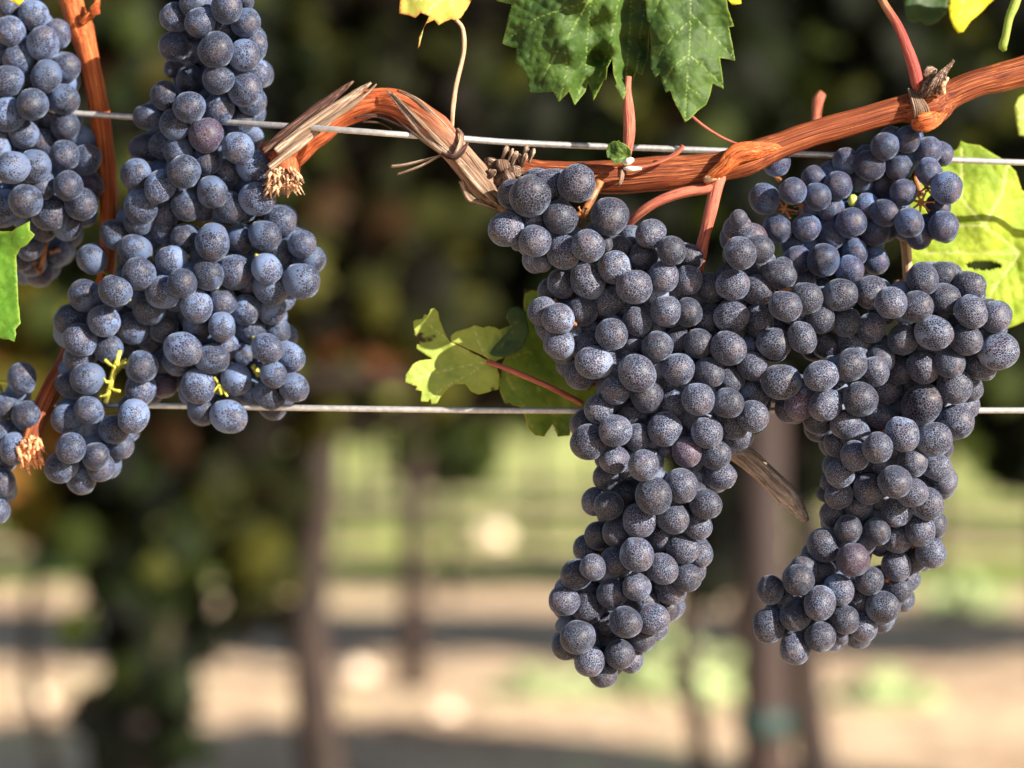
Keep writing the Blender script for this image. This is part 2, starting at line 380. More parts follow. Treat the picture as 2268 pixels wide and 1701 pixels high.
for i, x in enumerate(x3):
    vine(x, ROWS[1], CR[i % 4], TR[(i + 1) % 4], 'blurred grapevine in the second row behind the clusters', 'vines of the second background row')
NAMES = ['third', 'fourth', 'fifth', 'sixth']
for r, yr in enumerate(ROWS[2:]):
    half = yr * .21 + 1.0
    n = int((2 * half + 2.5) / 1.12)
    for i in range(n):
        if (i * 7 + r * 3) % 6 == 2: continue
        vine(-half + i * 1.12 + .13 * r, yr + .45 * sin(i * 2.1 + r), CR[(i * 3 + r) % 4], TR[(i + r) % 4],
             'far grapevine in the %s row behind the clusters, very blurred' % NAMES[r], 'vines of the %s background row' % NAMES[r])

# posts
def post(px, y, r, h, label, band=None):
    t = empty('trellis_post', (X(px, y), y, 0)); tag(t, label, 'post')
    v, f = simple_tube([(0, 0, -.05), (0.002, 0, h * .4), (-.004, 0, h)], [r * 1.05, r, r * .95], 14, .04, px)
    o = bpy.data.objects.new('post_shaft', mesh('post_shaft', v, f)); C.objects.link(o); o.parent = t; o.data.materials.append(M['post'])
    if band:
        v, f = simple_tube([(0, 0, band), (0, 0, band + .05)], [r * 1.13, r * 1.13], 14)
        o = bpy.data.objects.new('band', mesh('band', v, f)); C.objects.link(o); o.parent = t; o.data.materials.append(M['teal'])
post(1692, R2 - .2, .045, 1.02, 'brown wooden post with a teal band, blurred behind the right clusters', .355)
post(292, R2 - .02, .038, 1.02, 'reddish brown post blurred among the drooping leaves at lower left')
post(925, ROWS[1] - .1, .026, 1.0, 'thin dark post in the second background row, left of the middle cluster')

# weeds and stones on the soil
def weed(px, py, r, seed, label):
    y = FPX * CAMH / (py - 850.5)
    rr = random.Random(seed); vs, fs, lc = [], [], []
    global rnd
    rnd = rr
    for i in range(120):
        a = rr.uniform(0, 2 * pi); q = r * rr.random()
        add_leaf(vs, fs, lc, Vector((q * cos(a), q * sin(a), rr.uniform(.01, r * .6) * (1.1 - q / r))), rr.uniform(.05, .09), Vector((rr.gauss(0, .5), rr.gauss(-.4, .5), 1)).normalized(), a, .5)
    o = link('weed', mesh('weed', vs, fs), None, [M['weed']]); o.location = (X(px, y), y, 0); tag(o, label, 'weed')
weed(1500, 1540, .36, 1, 'low grey green weed on the pale soil behind the tip of the middle cluster')
weed(1180, 1540, .14, 2, 'small weed on the pale soil left of the middle cluster tip')
weed(340, 1440, .20, 3, 'silvery weed at the edge of the shade at lower left')
weed(1960, 1560, .18, 4, 'yellowish weed on the pale soil under the right cluster')
weed(2130, 1350, .25, 5, 'weed in the shaded strip near the right edge')
def stone(px, py, r, seed, label):
    y = FPX * CAMH / (py - 850.5)
    bm = bmesh.new(); bmesh.ops.create_icosphere(bm, subdivisions=3, radius=r)
    for v in bm.verts:
        v.co *= 1 + .28 * noise.noise(v.co / r * 1.2 + Vector((seed, 0, 0))); v.co.z *= .65
    me = bpy.data.meshes.new('stone'); bm.to_mesh(me); bm.free()
    o = link('stone', me, None, [M['stone']]); o.location = (X(px, y), y, r * .3); tag(o, label, 'stone')
stone(790, 1500, .055, 1, 'whitish stone glinting on the soil right of the thin trunk')
stone(1085, 1200, .12, 2, 'pale stone on the far grass left of the middle cluster')
stone(985, 1590, .045, 3, 'pale stone at the front edge of the sunlit soil, left of centre')
stone(75, 1560, .05, 4, 'pale stone on the sunlit soil at the lower left corner')

BERRIES = {
'A':'74,34,34,1 22,69,34,2 129,74,28,1 96,96,36,2 21,17,26,0 146,149,31,1 41,129,31,1 103,170,34,2 17,179,35,2 65,179,25,0 141,220,34,1 72,231,36,3 17,254,40,3 107,254,26,0 144,278,32,1 52,297,33,2 101,314,28,1 -10,326,27,1 143,344,35,3 191,354,34,2 26,371,38,3 76,368,36,2 17,320,19,0 151,411,35,3 201,409,27,1 93,414,32,1 180,452,36,2 57,445,37,2 9,462,41,2 110,471,41,1 96,505,31,1 148,502,30,1 65,546,29,1 -14,412,24,1 -14,206,21,0 -7,117,21,0 122,559,33,0 70,580,26,1 87,605,29,1 46,568,25,1',
'B':'385,38,30,1 436,10,32,1 502,17,32,2 443,48,34,2 546,3,18,0 546,52,30,1 478,110,41,3 542,123,34,2 563,100,29,1 385,103,28,1 417,112,29,1 495,65,29,1 423,177,32,1 484,177,33,2 385,151,21,0 543,198,37,2 569,163,32,1 364,211,32,1 419,237,36,3 484,240,34,2 560,227,27,1 328,258,22,0 387,275,34,1 457,299,41,3 531,268,34,1 527,328,38,3 563,302,21,0 323,326,27,0 361,323,27,0 395,335,32,1 462,359,27,1 408,380,38,4 354,414,35,2 301,385,34,1 505,383,33,1 563,371,38,1 470,425,37,3 414,455,37,3 313,457,38,2 368,478,25,0 570,440,37,2 510,459,34,1',
'N':'255,520,32,0 292,560,30,0 205,575,30,0 310,490,32,0 335,530,30,0 622,490,36,2 471,536,41,3 529,531,31,1 586,522,37,3 407,524,27,1 299,553,35,1 670,541,27,1 361,509,27,0 618,553,26,1 694,572,24,0 380,575,34,2 403,628,35,3 308,606,36,2 361,648,37,2 460,609,35,2 519,603,39,1 591,595,33,2 549,622,27,0 667,623,40,3 601,635,40,1 255,644,36,3 188,655,36,2 230,710,38,3 154,709,35,1 293,727,37,2 331,685,36,2 363,728,31,1 435,678,36,2 492,667,32,1 544,652,27,0 603,686,34,1 544,686,33,1 177,753,38,3 177,791,36,1 241,774,30,1 281,774,26,0 492,724,32,2 435,719,26,0 557,728,33,1 612,731,30,1 333,753,25,0 405,774,40,3 392,804,30,1 471,795,32,2 502,768,26,1 591,771,33,3 538,787,30,1 644,789,30,2 606,830,32,3 523,840,33,2 652,859,33,2 194,838,35,2 314,812,36,2 359,795,26,0 311,861,35,1 363,854,29,0 439,855,38,2 446,909,30,1 506,923,38,3 596,876,30,1 553,871,24,0 603,901,25,0 152,854,25,0 196,909,34,3 148,927,34,1 295,922,36,2 253,952,35,2 266,985,30,1 157,993,30,2 212,1011,33,2 136,1034,35,1 179,1057,34,1 226,1040,25,1',
'C':'49,838,33,2 61,922,37,3 8,897,27,0 32,994,35,2 2,1068,24,1 -8,1129,30,1 4,1021,23,0 4,956,21,0',
'D':'1174,434,46,4 1138,431,35,1 1278,406,45,3 1211,404,24,1 1242,481,40,3 1351,479,44,4 1121,508,39,2 1185,534,39,3 1249,562,33,2 1303,545,39,3 1201,581,22,1 1340,538,17,1 1147,541,15,1',
'E':'1650,545,31,0 1690,585,31,0 1735,600,31,0 1775,625,31,0 1440,517,30,2 1488,555,34,3 1426,566,33,2 1362,592,36,2 1301,623,37,2 1242,628,29,1 1405,635,40,4 1470,613,35,3 1523,620,34,2 1531,565,22,1 1475,688,35,3 1526,692,30,2 1289,690,33,2 1236,706,35,3 1201,689,33,2 1239,764,33,2 1350,666,32,1 1411,712,33,2 1355,741,37,4 1301,770,30,1 1402,760,19,1 1456,767,35,3 1501,750,24,1 1547,761,33,2 1613,771,40,3 1623,631,35,3 1573,637,32,2 1620,700,35,2 1570,709,24,1 1371,545,22,0 1429,534,17,0 1639,561,38,3 1685,550,25,1 1633,501,26,0 1636,485,20,0 1678,641,34,2 1727,608,33,2 1739,678,37,3 1784,660,36,2 1828,660,23,1 1860,654,35,2 1681,711,34,2 1714,761,37,3 1777,748,34,3 1818,706,33,2 1875,714,29,2 1829,763,33,2 1890,758,31,2 1316,803,38,2 1283,830,33,1 1502,818,38,3 1411,826,44,4 1363,864,33,2 1433,877,37,2 1571,826,32,2 1546,884,37,4 1612,893,35,3 1494,894,32,2 1621,841,25,1 1668,922,36,2 1624,941,28,2 1566,958,37,3 1473,950,38,3 1362,954,37,3 1327,905,31,2 1402,913,26,1 1303,979,41,3 1291,933,22,1 1412,969,32,2 1361,1019,26,1 1426,1031,35,4 1391,1044,17,1 1520,1001,35,3 1476,997,17,1 1584,1008,33,2 1634,970,24,1 1594,1052,33,2 1508,1076,36,2 1448,1098,43,3 1345,1055,27,1 1538,1091,24,1 1348,1120,34,3 1315,1110,27,1 1386,1088,24,1 1563,1116,28,2 1657,833,22,0 1666,811,26,1 1671,871,26,1 1491,1149,36,3 1546,1161,31,2 1416,1153,36,2 1325,1187,23,1 1364,1179,29,1 1410,1228,40,4 1464,1190,28,1 1299,1208,24,1 1512,1215,33,2 1551,1225,24,1 1467,1260,35,3 1358,1245,27,2 1313,1257,31,3 1274,1274,28,2 1523,1280,31,2 1410,1300,34,3 1356,1315,35,3 1250,1330,25,2 1302,1342,38,2 1480,1312,24,1 1429,1329,26,1 1386,1378,37,3 1347,1384,33,2 1444,1371,35,2 1480,1344,23,1 1280,1411,38,3 1250,1433,26,2 1373,1449,35,3 1306,1465,35,3 1335,1491,30,2 1425,1416,27,1 1397,1462,27,1',
'F':'1720,361,27,2 1693,440,34,2 1756,423,32,3 1810,435,32,3 1802,392,22,1 1856,411,33,2 1873,358,19,1 1960,324,32,3 2009,309,29,2 1926,367,34,2 1992,371,30,2 2056,333,31,1 2088,338,21,0 2058,380,31,2 2097,416,36,3 2001,426,31,3 2013,493,35,3 2090,501,36,3 2035,524,28,1 1919,452,23,1 1909,403,23,0 1955,413,23,0 1960,472,31,2 1939,514,31,1 1886,494,34,2 1838,465,24,1 1722,506,35,3 1786,504,33,3 1843,522,29,2 1766,577,33,1 1823,576,37,3 1881,598,32,2 1893,558,29,1 1939,576,31,1 2072,455,20,0',
'G':'1929,647,37,2 1930,726,34,2 2044,617,35,2 1974,671,38,3 2028,680,38,3 2092,662,36,2 2145,634,37,1 2150,690,37,3 2205,702,35,2 2069,737,41,3 2140,752,36,3 2000,752,35,3 2212,778,42,2 2088,605,24,0 2121,716,20,0 1730,845,41,3 1819,832,37,3 1884,808,37,2 1774,890,36,2 1751,905,30,1 1828,896,38,3 1814,932,29,1 1906,884,42,3 1873,942,31,2 1896,962,25,1 1938,820,30,2 1952,793,28,1 1902,778,20,0 1991,823,28,1 1970,863,26,1 1950,923,30,1 2044,814,35,2 2032,845,25,1 2103,805,33,2 2115,856,39,2 2165,817,21,1 2042,896,46,2 2115,935,40,2 1999,961,39,3 2068,973,40,3 1944,991,37,4 1890,1011,29,2 1851,983,24,1 2021,1024,34,2 2077,1038,27,1 2089,1063,28,1 2053,1065,24,1 1982,1067,38,3 1924,1083,36,3 2020,1092,30,2 1858,1053,26,1 1858,1097,26,1 2053,1116,36,2 1902,1122,30,1 1988,1133,33,2 1830,1093,19,0 1836,1069,19,0 1839,1142,23,0 1879,1172,33,3 1941,1178,33,3 1989,1193,32,2 2039,1175,32,2 2074,1166,21,1 2061,1223,27,2 1825,1208,37,2 1890,1240,38,3 1780,1256,24,1 1823,1265,28,1 1985,1253,32,2 2024,1241,27,1 1925,1286,34,3 1860,1305,30,2 1769,1285,36,3 1988,1302,31,1 1706,1306,33,3 1816,1336,37,4 1702,1386,39,3 1762,1365,36,3 1955,1345,36,2 1870,1371,33,2 1902,1332,23,1 1913,1388,31,2 1817,1411,36,3 1760,1438,34,2 1860,1407,19,1'}

# ---------------------------------------------------------------- berries
def berry_mesh(kind, seed):
    """unit berry: +Z is the free end with its scar"""
    rr = random.Random(seed); nu, nv = 30, 20
    vs, fs = [(0, 0, 1.0)], []
    dents = [(Vector((rr.gauss(0, 1), rr.gauss(0, 1), rr.gauss(-.2, .7))).normalized(), rr.uniform(.03, .085), rr.uniform(.78, .9)) for _ in range(3 + kind)]
    bc = []
    for j in range(nv + 1):
        th = pi * j / nv
        for i in range(nu if 0 < j < nv else 1):
            ph = 2 * pi * i / nu
            bc.append(Vector((sin(th) * cos(ph), sin(th) * sin(ph), cos(th))))
    vs = []
    for p in bc:
        q = p.copy()
        r = 1 + .035 * noise.noise(p * 1.3 + Vector((seed * 3.1, 0, 0)))
        for d_, dep, wd in dents:
            t = p.dot(d_)
            if t > wd: r -= dep * ((t - wd) / (1 - wd)) ** .8
        r -= .035 * max(0, (p.z - .95) / .05) ** 1.0
        q *= r; q.z *= 1.02 + .05 * (seed % 4); q.x *= .985
        vs.append(q)
    def idx(j, i):
        if j == 0: return 0
        if j == nv: return 1 + (nv - 1) * nu
        return 1 + (j - 1) * nu + i % nu
    for j in range(nv):
        for i in range(nu):
            a, b_, c, d_ = idx(j, i), idx(j + 1, i), idx(j + 1, i + 1), idx(j, i + 1)
            if j == 0: fs.append((a, b_, c))
            elif j == nv - 1: fs.append((a, b_, d_))
            else: fs.append((a, b_, c, d_))
    return vs, fs, bc
BV = [berry_mesh(k % 3, 11 + k) for k in range(12)]
BM = {}
def bmesh_for(v, mat):
    if (v, mat) not in BM:
        vs, fs, bc = BV[v]
        me = mesh('berry', vs, fs, True, {'bc': bc, 'br': [0.0] * len(vs)}); me.materials.append(M[mat]); BM[v, mat] = me
    return BM[v, mat]

def solve_depth(L, k=.80, fixed=()):
    """berries may overlap in the picture only if they sit behind one another: push them apart in depth"""
    n = len(L)
    z = [l[3] * 0 - (l[3] - 1.5) * .40 * l[2] for l in L]
    pairs = []
    for i in range(n):
        for j in range(i + 1, n):
            a, b_ = L[i], L[j]
            d2 = (a[0] - b_[0]) ** 2 + (a[1] - b_[1]) ** 2; s = (a[2] + b_[2]) * .96
            if d2 < s * s:
                need = k * sqrt(s * s - d2)
                if a[3] > b_[3] or (a[3] == b_[3] and a[1] < b_[1]): pairs.append((i, j, need))
                else: pairs.append((j, i, need))
    for it in range(160):
        for (f, g, need) in pairs:
            gap = z[g] - z[f]
            if gap < need:
                h = (need - gap) * .5; z[f] -= h * .8; z[g] += h * .8
        if it < 120:
            zm = sum(z) / n
            z = [q + (zm - q) * .012 for q in z]
    return z

def cluster(key, base, mat, label, axis, seed, group='ripe blue grape clusters on the vine', stalk='rachis', fill=1.15, stars=(), twigs=()):
    rr = random.Random(seed)
    L = [tuple(float(q) for q in e.split(',')) for e in BERRIES[key].split()]
    big_ = [l[2] for l in L if l[3] >= 3]; rm = sum(big_) / len(big_)
    L2 = []
    for (x, y, r, q) in L:                 # half hidden berries are as big as the others
        rn_ = max(r, rm * (.82 if q < 1 else .86 if q < 2 else .90)) if (q <= 2 and r > rm * .55) else r
        if rn_ > r:
            fx = [(l[0] - x, l[1] - y) for l in L if l[3] > q and (l[0] - x) ** 2 + (l[1] - y) ** 2 < (l[2] + r) ** 2]
            if fx:
                sx, sy = sum(f[0] for f in fx), sum(f[1] for f in fx); s_ = sqrt(sx * sx + sy * sy) + 1e-6
                x += sx / s_ * (rn_ - r) * .8; y += sy / s_ * (rn_ - r) * .8
        L2.append((x, y, rn_ * (1.04 if q < 3 else 1.0), q))
    L = L2
    z = solve_depth(L)
    zmin = sorted(z)[len(z) // 8]
    mm = .2
    items = []           # world position, radius, direction of free end, rank
    ax = [(a[0], a[1]) for a in axis]
    def near_axis(x, y):
        best = None
        for (a, b_) in zip(ax, ax[1:]):
            vx, vy = b_[0] - a[0], b_[1] - a[1]; t = ((x - a[0]) * vx + (y - a[1]) * vy) / (vx * vx + vy * vy)
            t = max(0, min(1, t)); q = (a[0] + vx * t, a[1] + vy * t); d_ = (q[0] - x) ** 2 + (q[1] - y) ** 2
            if best is None or d_ < best[0]: best = (d_, q)
        return best[1]
    zback = base + ((sorted(z)[int(len(z) * .8)] - zmin) * mm + 5) / 1000
    top = P(axis[0][0], axis[0][1], zback)
    t = empty('grape_cluster', top); tag(t, label, 'grape cluster', group)
    for (x, y, r, q), zz in zip(L, z):
        yy = base + (zz - zmin) * mm / 1000
        items.append([P(x, y, yy), r * .985 / FPX * yy, q, x, y, r])
    # berries behind the visible ones, where the outline hides them
    xs = [l[0] for l in L]; ys = [l[1] for l in L]; R = sum(l[2] for l in L) / len(L)
    for layer in (1, 2):
        yv = min(ys)
        row = 0
        while yv < max(ys):
            xv = min(xs) + (row % 2) * R * fill * .9 + layer * R * .5
            while xv < max(xs):
                x = xv + rr.uniform(-.15, .15) * R; y = yv + rr.uniform(-.15, .15) * R; r = R * .93
                ok = True; miss = 0
                for k in range(14):
                    c = (x + cos(k * pi / 7) * r * .86, y + sin(k * pi / 7) * r * .86)
                    if not any((c[0] - l[0]) ** 2 + (c[1] - l[1]) ** 2 < l[2] ** 2 for l in L): miss += 1
                if miss > (4 if layer == 1 else 0): ok = False
                for (hx, hy, hr) in HOLES:
                    if (x - hx) ** 2 + (y - hy) ** 2 < (r + hr) ** 2: ok = False
                if ok:
                    zz = max(base + ((zl - zmin) * mm + .78 * sqrt((l[2] + r) ** 2 - (l[0] - x) ** 2 - (l[1] - y) ** 2) * mm) / 1000 for l, zl in zip(L, z) if (l[0] - x) ** 2 + (l[1] - y) ** 2 < (l[2] + r) ** 2)
                    yy = zz + (layer - 1) * .013
                    items.append([P(x, y, yy), r / FPX * yy, -1, x, y, r])
                xv += R * 1.35
            yv += R * 1.2; row += 1
    items.sort(key=lambda e: (-(e[2] >= 0), -e[5] * (1 + .1 * e[2])))
    stuff = ([], [], [], [])
    stalks = []
    for n, (c, r, q, x, y, rp) in enumerate(items):
        a = near_axis(x, y)
        out = Vector(((x - a[0]) * .5 / 60, -.9 if q >= 0 else .9, -(y - a[1]) * .5 / 60 - .25))
        out.normalize()
        out = (out + Vector((rr.gauss(0, .38), rr.gauss(0, .22), rr.gauss(-.05, .38)))).normalized()
        rot = out.to_track_quat('Z', 'Y') @ Matrix.Rotation(rr.uniform(0, 6.28), 3, 'Z').to_quaternion()
        stalks.append((c, -out, r, a, q, (x, y)))
        v = rr.randrange(len(BV)); sc = r * rr.uniform(.985, 1.02)
        m_ = mat
        if n < 98:
            o = bpy.data.objects.new('berry', bmesh_for(v, m_)); C.objects.link(o); o.parent = t
            o.location = c - top; o.scale = (sc * rr.uniform(.95, 1.04), sc * rr.uniform(.95, 1.04), sc)
            o.rotation_mode = 'QUATERNION'; o.rotation_quaternion = rot
        else:
            vs, fs, bc = BV[v]; o0 = len(stuff[0]); br = rr.random()
            for p in vs: stuff[0].append(c - top + rot @ (p * sc))
            stuff[2].extend(bc); stuff[3].extend([br] * len(vs))
            for f in fs: stuff[1].append(tuple(o0 + k for k in f))
    if stuff[0]:
        me = mesh('inner_berries', stuff[0], stuff[1], True, {'bc': stuff[2], 'br': stuff[3]})
        o = bpy.data.objects.new('inner_berries', me); C.objects.link(o); o.parent = t; me.materials.append(M[mat])
        tag(o, kind='stuff')
    # stalk: main axis and one pedicel per berry
    V, F = [], []
    def addt(pts, rads):
        v, f = simple_tube(pts, rads, 7, .15, len(V)); o0 = len(V)
        V.extend(v); F.extend(tuple(o0 + k for k in q) for q in f)
    main = [P(a[0], a[1], zback + (.004 if len(a) < 3 else a[2] / 1000)) - top for a in axis]
    addt(main, [.0021 - .0012 * i / max(1, len(main) - 1) for i in range(len(main))])
    for (c, dr, r, a, q, x_) in stalks:
        if q < 0: continue
        s = c + dr * r * .93 - top; e = P(x_[0] * .65 + a[0] * .35, x_[1] * .65 + a[1] * .35, zback + .002) - top
        mid = Vector((s.x * .8 + e.x * .2, s.y * .4 + e.y * .6, s.z * .8 + e.z * .2))
        addt([s, s + dr * r * .18, mid, e], [.0015, .0009, .0008, .0012])
    for (tp, tmm, tr) in twigs:
        addt([P(q[0], q[1], base + (tmm + 1.5 * (i % 2)) / 1000) - top for i, q in enumerate(tp)], [tr / FPX * base * (1 if 0 < i < len(tp) - 1 else .85) for i in range(len(tp))])
    for (sx, sy, smm, sn, sl, sr) in stars:
        c0 = P(sx, sy, base + smm / 1000)
        for k in range(sn):
            an = 2 * pi * k / sn + rr.uniform(-.3, .3); ln_ = sl * rr.uniform(.7, 1.2)
            e0 = P(sx + cos(an) * ln_, sy + sin(an) * ln_, base + (smm + rr.uniform(-2, 4)) / 1000)
            r0 = sr / FPX * base
            addt([c0 - top, c0.lerp(e0, .5) - top, c0.lerp(e0, .85) - top, e0 - top], [r0, r0 * .6, r0 * .55, r0 * 1.1])
    o = bpy.data.objects.new('rachis', mesh('rachis', V, F)); C.objects.link(o); o.parent = t; o.data.materials.append(M[stalk])
    return t
HOLES = [(1738, 462, 12), (2045, 432, 26), (1295, 470, 22), (1935, 1238, 9), (250, 840, 26)]
cluster('D', 1.178, 'b_net', 'small grape cluster of large berries in front of the cane, left of the forked stalk', [(1330, 400), (1295, 470), (1230, 500), (1220, 560)], 1, stars=[(1292, 478, 9, 6, 22, 3.5), (1190, 483, 10, 4, 14, 3)])
cluster('E', 1.186, 'b_net', 'long blue black grape cluster hanging down the middle, its tip curving left', [(1545, 565), (1500, 760), (1450, 950), (1440, 1100), (1390, 1280), (1350, 1440)], 2)
cluster('F', 1.204, 'b_blue', 'loose smooth blue grape cluster directly under the orange cane, orange stalks showing', [(1990, 290), (2040, 430), (1930, 470), (1740, 470), (1800, 600)], 3, stars=[(2040, 448, 5, 7, 34, 4), (2052, 415, 8, 5, 26, 3.5), (1738, 462, 5, 6, 30, 4), (1775, 455, 6, 4, 18, 3)])
cluster('G', 1.188, 'b_net', 'bushy grape cluster at the right whose long tail hooks to the left', [(1990, 620), (2000, 760), (1960, 900), (1960, 1100), (1920, 1250), (1760, 1380)], 4)
cluster('A', 1.232, 'b_soft', 'grape cluster cut off by the left edge, above the green leaf', [(60, -20), (80, 200), (120, 450), (90, 600)], 5)
cluster('B', 1.212, 'b_soft', 'narrow column of grapes at upper left, crossing the wire', [(470, -30), (480, 200), (430, 380)], 6)
cluster('N', 1.222, 'b_soft', 'wide grape cluster at left, under the narrow column, with yellow stalks near its base', [(490, 490), (430, 620), (330, 740), (248, 830, .022), (230, 900), (190, 1000)], 7, stalk='rachis_g', twigs=[([(266, 776), (255, 815), (246, 850), (234, 892)], 6, 6.5), ([(256, 812), (244, 808), (232, 796)], 5, 4), ([(257, 808), (268, 806), (280, 796)], 5, 4), ([(247, 846), (236, 846), (228, 838)], 5, 4), ([(245, 858), (256, 866), (266, 866)], 5, 4), ([(240, 872), (230, 878), (222, 876)], 5, 4), ([(474, 836), (484, 850), (490, 874)], 6, 4), ([(485, 852), (494, 862), (503, 878)], 6, 3.5), ([(484, 852), (478, 862), (472, 866)], 6, 3), ([(560, 810), (568, 820), (574, 834)], 10, 7)])
cluster('C', 1.240, 'b_soft', 'few grapes at the left edge beside the frayed brown cane end', [(-30, 780), (10, 900), (10, 1100)], 8, stalk='rachis_g', twigs=[([(-10, 846), (6, 848), (22, 848)], 5, 4.5), ([(-10, 925), (6, 936), (22, 950)], 5, 5), ([(6, 936), (12, 926), (20, 928)], 5, 3.5), ([(2, 934), (2, 948), (-4, 958)], 5, 3.5)])
# one unripe berry
bg_ = bpy.data.objects.new('unripe_berry', mesh('unripe_berry', [p * .0024 for p in BV[0][0]], BV[0][1])); C.objects.link(bg_)
bg_.location = P(1889, 444, 1.215); bg_.data.materials.append(M['green_berry']); tag(bg_, 'tiny yellow green unripe berry among the loose blue grapes', 'berry')

# ---------------------------------------------------------------- wood
def catmull(pts, step):
    out = []
    n = len(pts)
    for i in range(n - 1):
        p0, p1, p2, p3 = pts[max(i - 1, 0)], pts[i], pts[i + 1], pts[min(i + 2, n - 1)]
        d_ = sqrt((p2[0] - p1[0]) ** 2 + (p2[1] - p1[1]) ** 2 + ((p2[2] - p1[2]) * 5) ** 2)
        k = max(1, int(d_ / step))
        for s in range(k):
            t = s / k
            out.append([.5 * ((2 * b_) + (-a + c) * t + (2 * a - 5 * b_ + 4 * c - d) * t * t + (-a + 3 * b_ - 3 * c + d) * t ** 3) for a, b_, c, d in zip(p0, p1, p2, p3)])
    out.append(list(pts[-1])); return out
def zoff(x): return 16 * max(0, min(1, (985 - x) / 130))
def wood(name, path, mat, parent=None, n=24, ridge=.06, rn=9, step=5, flat=1.0, lump=.05, seed=0, tip=False, scale=1.0, loc=None, freq=.012):
    """tube through (px, py, mm, radius px); long ridges run down its skin"""
    if parent is not None and parent.get('label', '').startswith('arched'): path = [(p[0], p[1], p[2] + zoff(p[0]), p[3]) for p in path]
    path = [(p[0], p[1], p[2], p[3] * (.90 if name == 'branch' else 1)) for p in path]; pts = catmull(path, step); V, F, T, TT = [], [], [], []
    W = [P(p[0], p[1], D(p[2])) for p in pts]
    o0 = parent.location if parent is not None else (loc or W[0])
    ln = 0; m = len(pts)
    for i, p in enumerate(pts):
        y = D(p[2]); r = max(.3, p[3]) / FPX * y
        t = (W[min(i + 1, m - 1)] - W[max(i - 1, 0)]).normalized()
        if i: ln += (W[i] - W[i - 1]).length
        a = Vector((0, 1, 0)); a = (a - t * a.dot(t)).normalized(); b_ = t.cross(a)
        rl = 1 + lump * noise.noise(Vector((ln * 90, seed * 7.7, 0))) * 2
        for k in range(n):
            th = 2 * pi * k / n
            rd = 1 + ridge * noise.noise(Vector((cos(th) * rn * .5, sin(th) * rn * .5, ln * freq * 1000 + seed))) * 2
            V.append(W[i] + (a * cos(th) * flat + b_ * sin(th)) * r * rl * rd - o0)
            T.append((cos(th) * r * 400 * scale, sin(th) * r * 400 * scale, ln * 400 * scale + seed * 3)); TT.append(i / (m - 1))
    for i in range(m - 1):
        for k in range(n): F.append((i * n + k, (i + 1) * n + k, (i + 1) * n + (k + 1) % n, i * n + (k + 1) % n))
    F.append(tuple(range(n))); F.append(tuple(reversed([(m - 1) * n + k for k in range(n)])))
    me = mesh(name, V, F, True, {'tc': T, 'tt': TT}); me.materials.append(M[mat])
    o = bpy.data.objects.new(name, me); C.objects.link(o)
    if parent is not None: o.parent = parent
    else: o.location = o0
    return o
def merge(name, objs):
    """join several pieces of the same part into the first"""
    base = objs[0]; V, F, T, TT = [], [], [], []
    for o in objs:
        me = o.data; k = len(V); dlt = o.location - base.location
        V += [v.co + dlt for v in me.vertices]; F += [tuple(k + q for q in p.vertices) for p in me.polygons]
        T += [tuple(x.vector) for x in me.attributes['tc'].data]; TT += [x.value for x in me.attributes['tt'].data]
    me = mesh(name, V, F, True, {'tc': T, 'tt': TT}); me.materials.append(base.data.materials[0])
    for o in objs[1:]: bpy.data.objects.remove(o)
    base.data = me; base.name = name
    return base

# arched peeling cane
A = empty('vine_cane', P(860, 230, D(2))); tag(A, 'arched orange cane with peeling bark between the left and middle clusters', 'cane')
wood('branch', [(598, 352, 16, 40), (640, 335, 10, 44), (690, 298, 6, 38), (745, 262, 4, 32), (800, 234, 2, 33), (858, 228, 0, 36), (915, 252, -1, 38), (968, 294, -2, 37), (1010, 338, -2, 33), (1050, 385, 0, 36), (1085, 425, 4, 30), (1118, 462, 8, 12)], 'arch', A, ridge=.10, rn=7, n=32, lump=.06, seed=1)
wood('branch_stub', [(630, 345, 8, 34), (632, 375, 5, 30), (628, 408, 2, 24), (626, 428, 1, 15)], 'arch', A, ridge=.14, seed=2)
rr = random.Random(4)
fr = []
for k in range(130):
    x = 626 + rr.uniform(-27, 27); y = 392 + rr.uniform(-22, 20); dx, dy = (x - 626) * .45 + rr.uniform(-12, 12), rr.uniform(2, 34)
    fr.append(wood('frayed_end', [(x, y, -4 + rr.uniform(-3, 2), rr.uniform(1.5, 5)), (x + dx * .5 + rr.uniform(-5, 5), y + dy * .6, -6 + rr.uniform(-3, 4), rr.uniform(1.2, 4.2)), (x + dx, y + dy, -5 + rr.uniform(-3, 5), 1.0)], 'strip' if k % 3 else 'arch', A, n=6, ridge=.3, step=8, seed=k))
e = merge('frayed_end', fr); e.data.materials.clear(); e.data.materials.append(M['fibre'])
S_ = []
def strip(path, mat='strip', flat=.30, seed=0): return wood('bark_strip', path, mat, A, n=10, ridge=.28, rn=4, step=7, flat=flat, lump=.12, seed=seed)
strip([(584, 336, -2, 9), (640, 292, -3, 14), (700, 246, -2, 15), (742, 212, 0, 10), (783, 180, 2, 2)], 'strip_d', .4, 1)
strip([(610, 335, -7, 8), (668, 290, -6, 12), (730, 246, -5, 13), (782, 210, -4, 10), (822, 183, -4, 3)], 'strip', .3, 2)
strip([(700, 285, -7, 3), (770, 240, -6, 6), (815, 205, -5, 4), (834, 186, -5, 1.5)], 'strip', .4, 3)
strip([(596, 372, -7, 10), (650, 330, -7, 11), (705, 290, -5, 7), (745, 262, -4, 2)], 'strip', .3, 4)
strip([(856, 200, -8, 2), (890, 240, -9, 8), (935, 290, -9, 11), (978, 330, -8, 9), (1012, 352, -7, 4)], 'strip', .3, 5)
strip([(868, 205, -8.5, 2), (905, 242, -9.5, 4), (960, 300, -9.5, 5), (1000, 338, -8, 3)], 'strip', .4, 6)
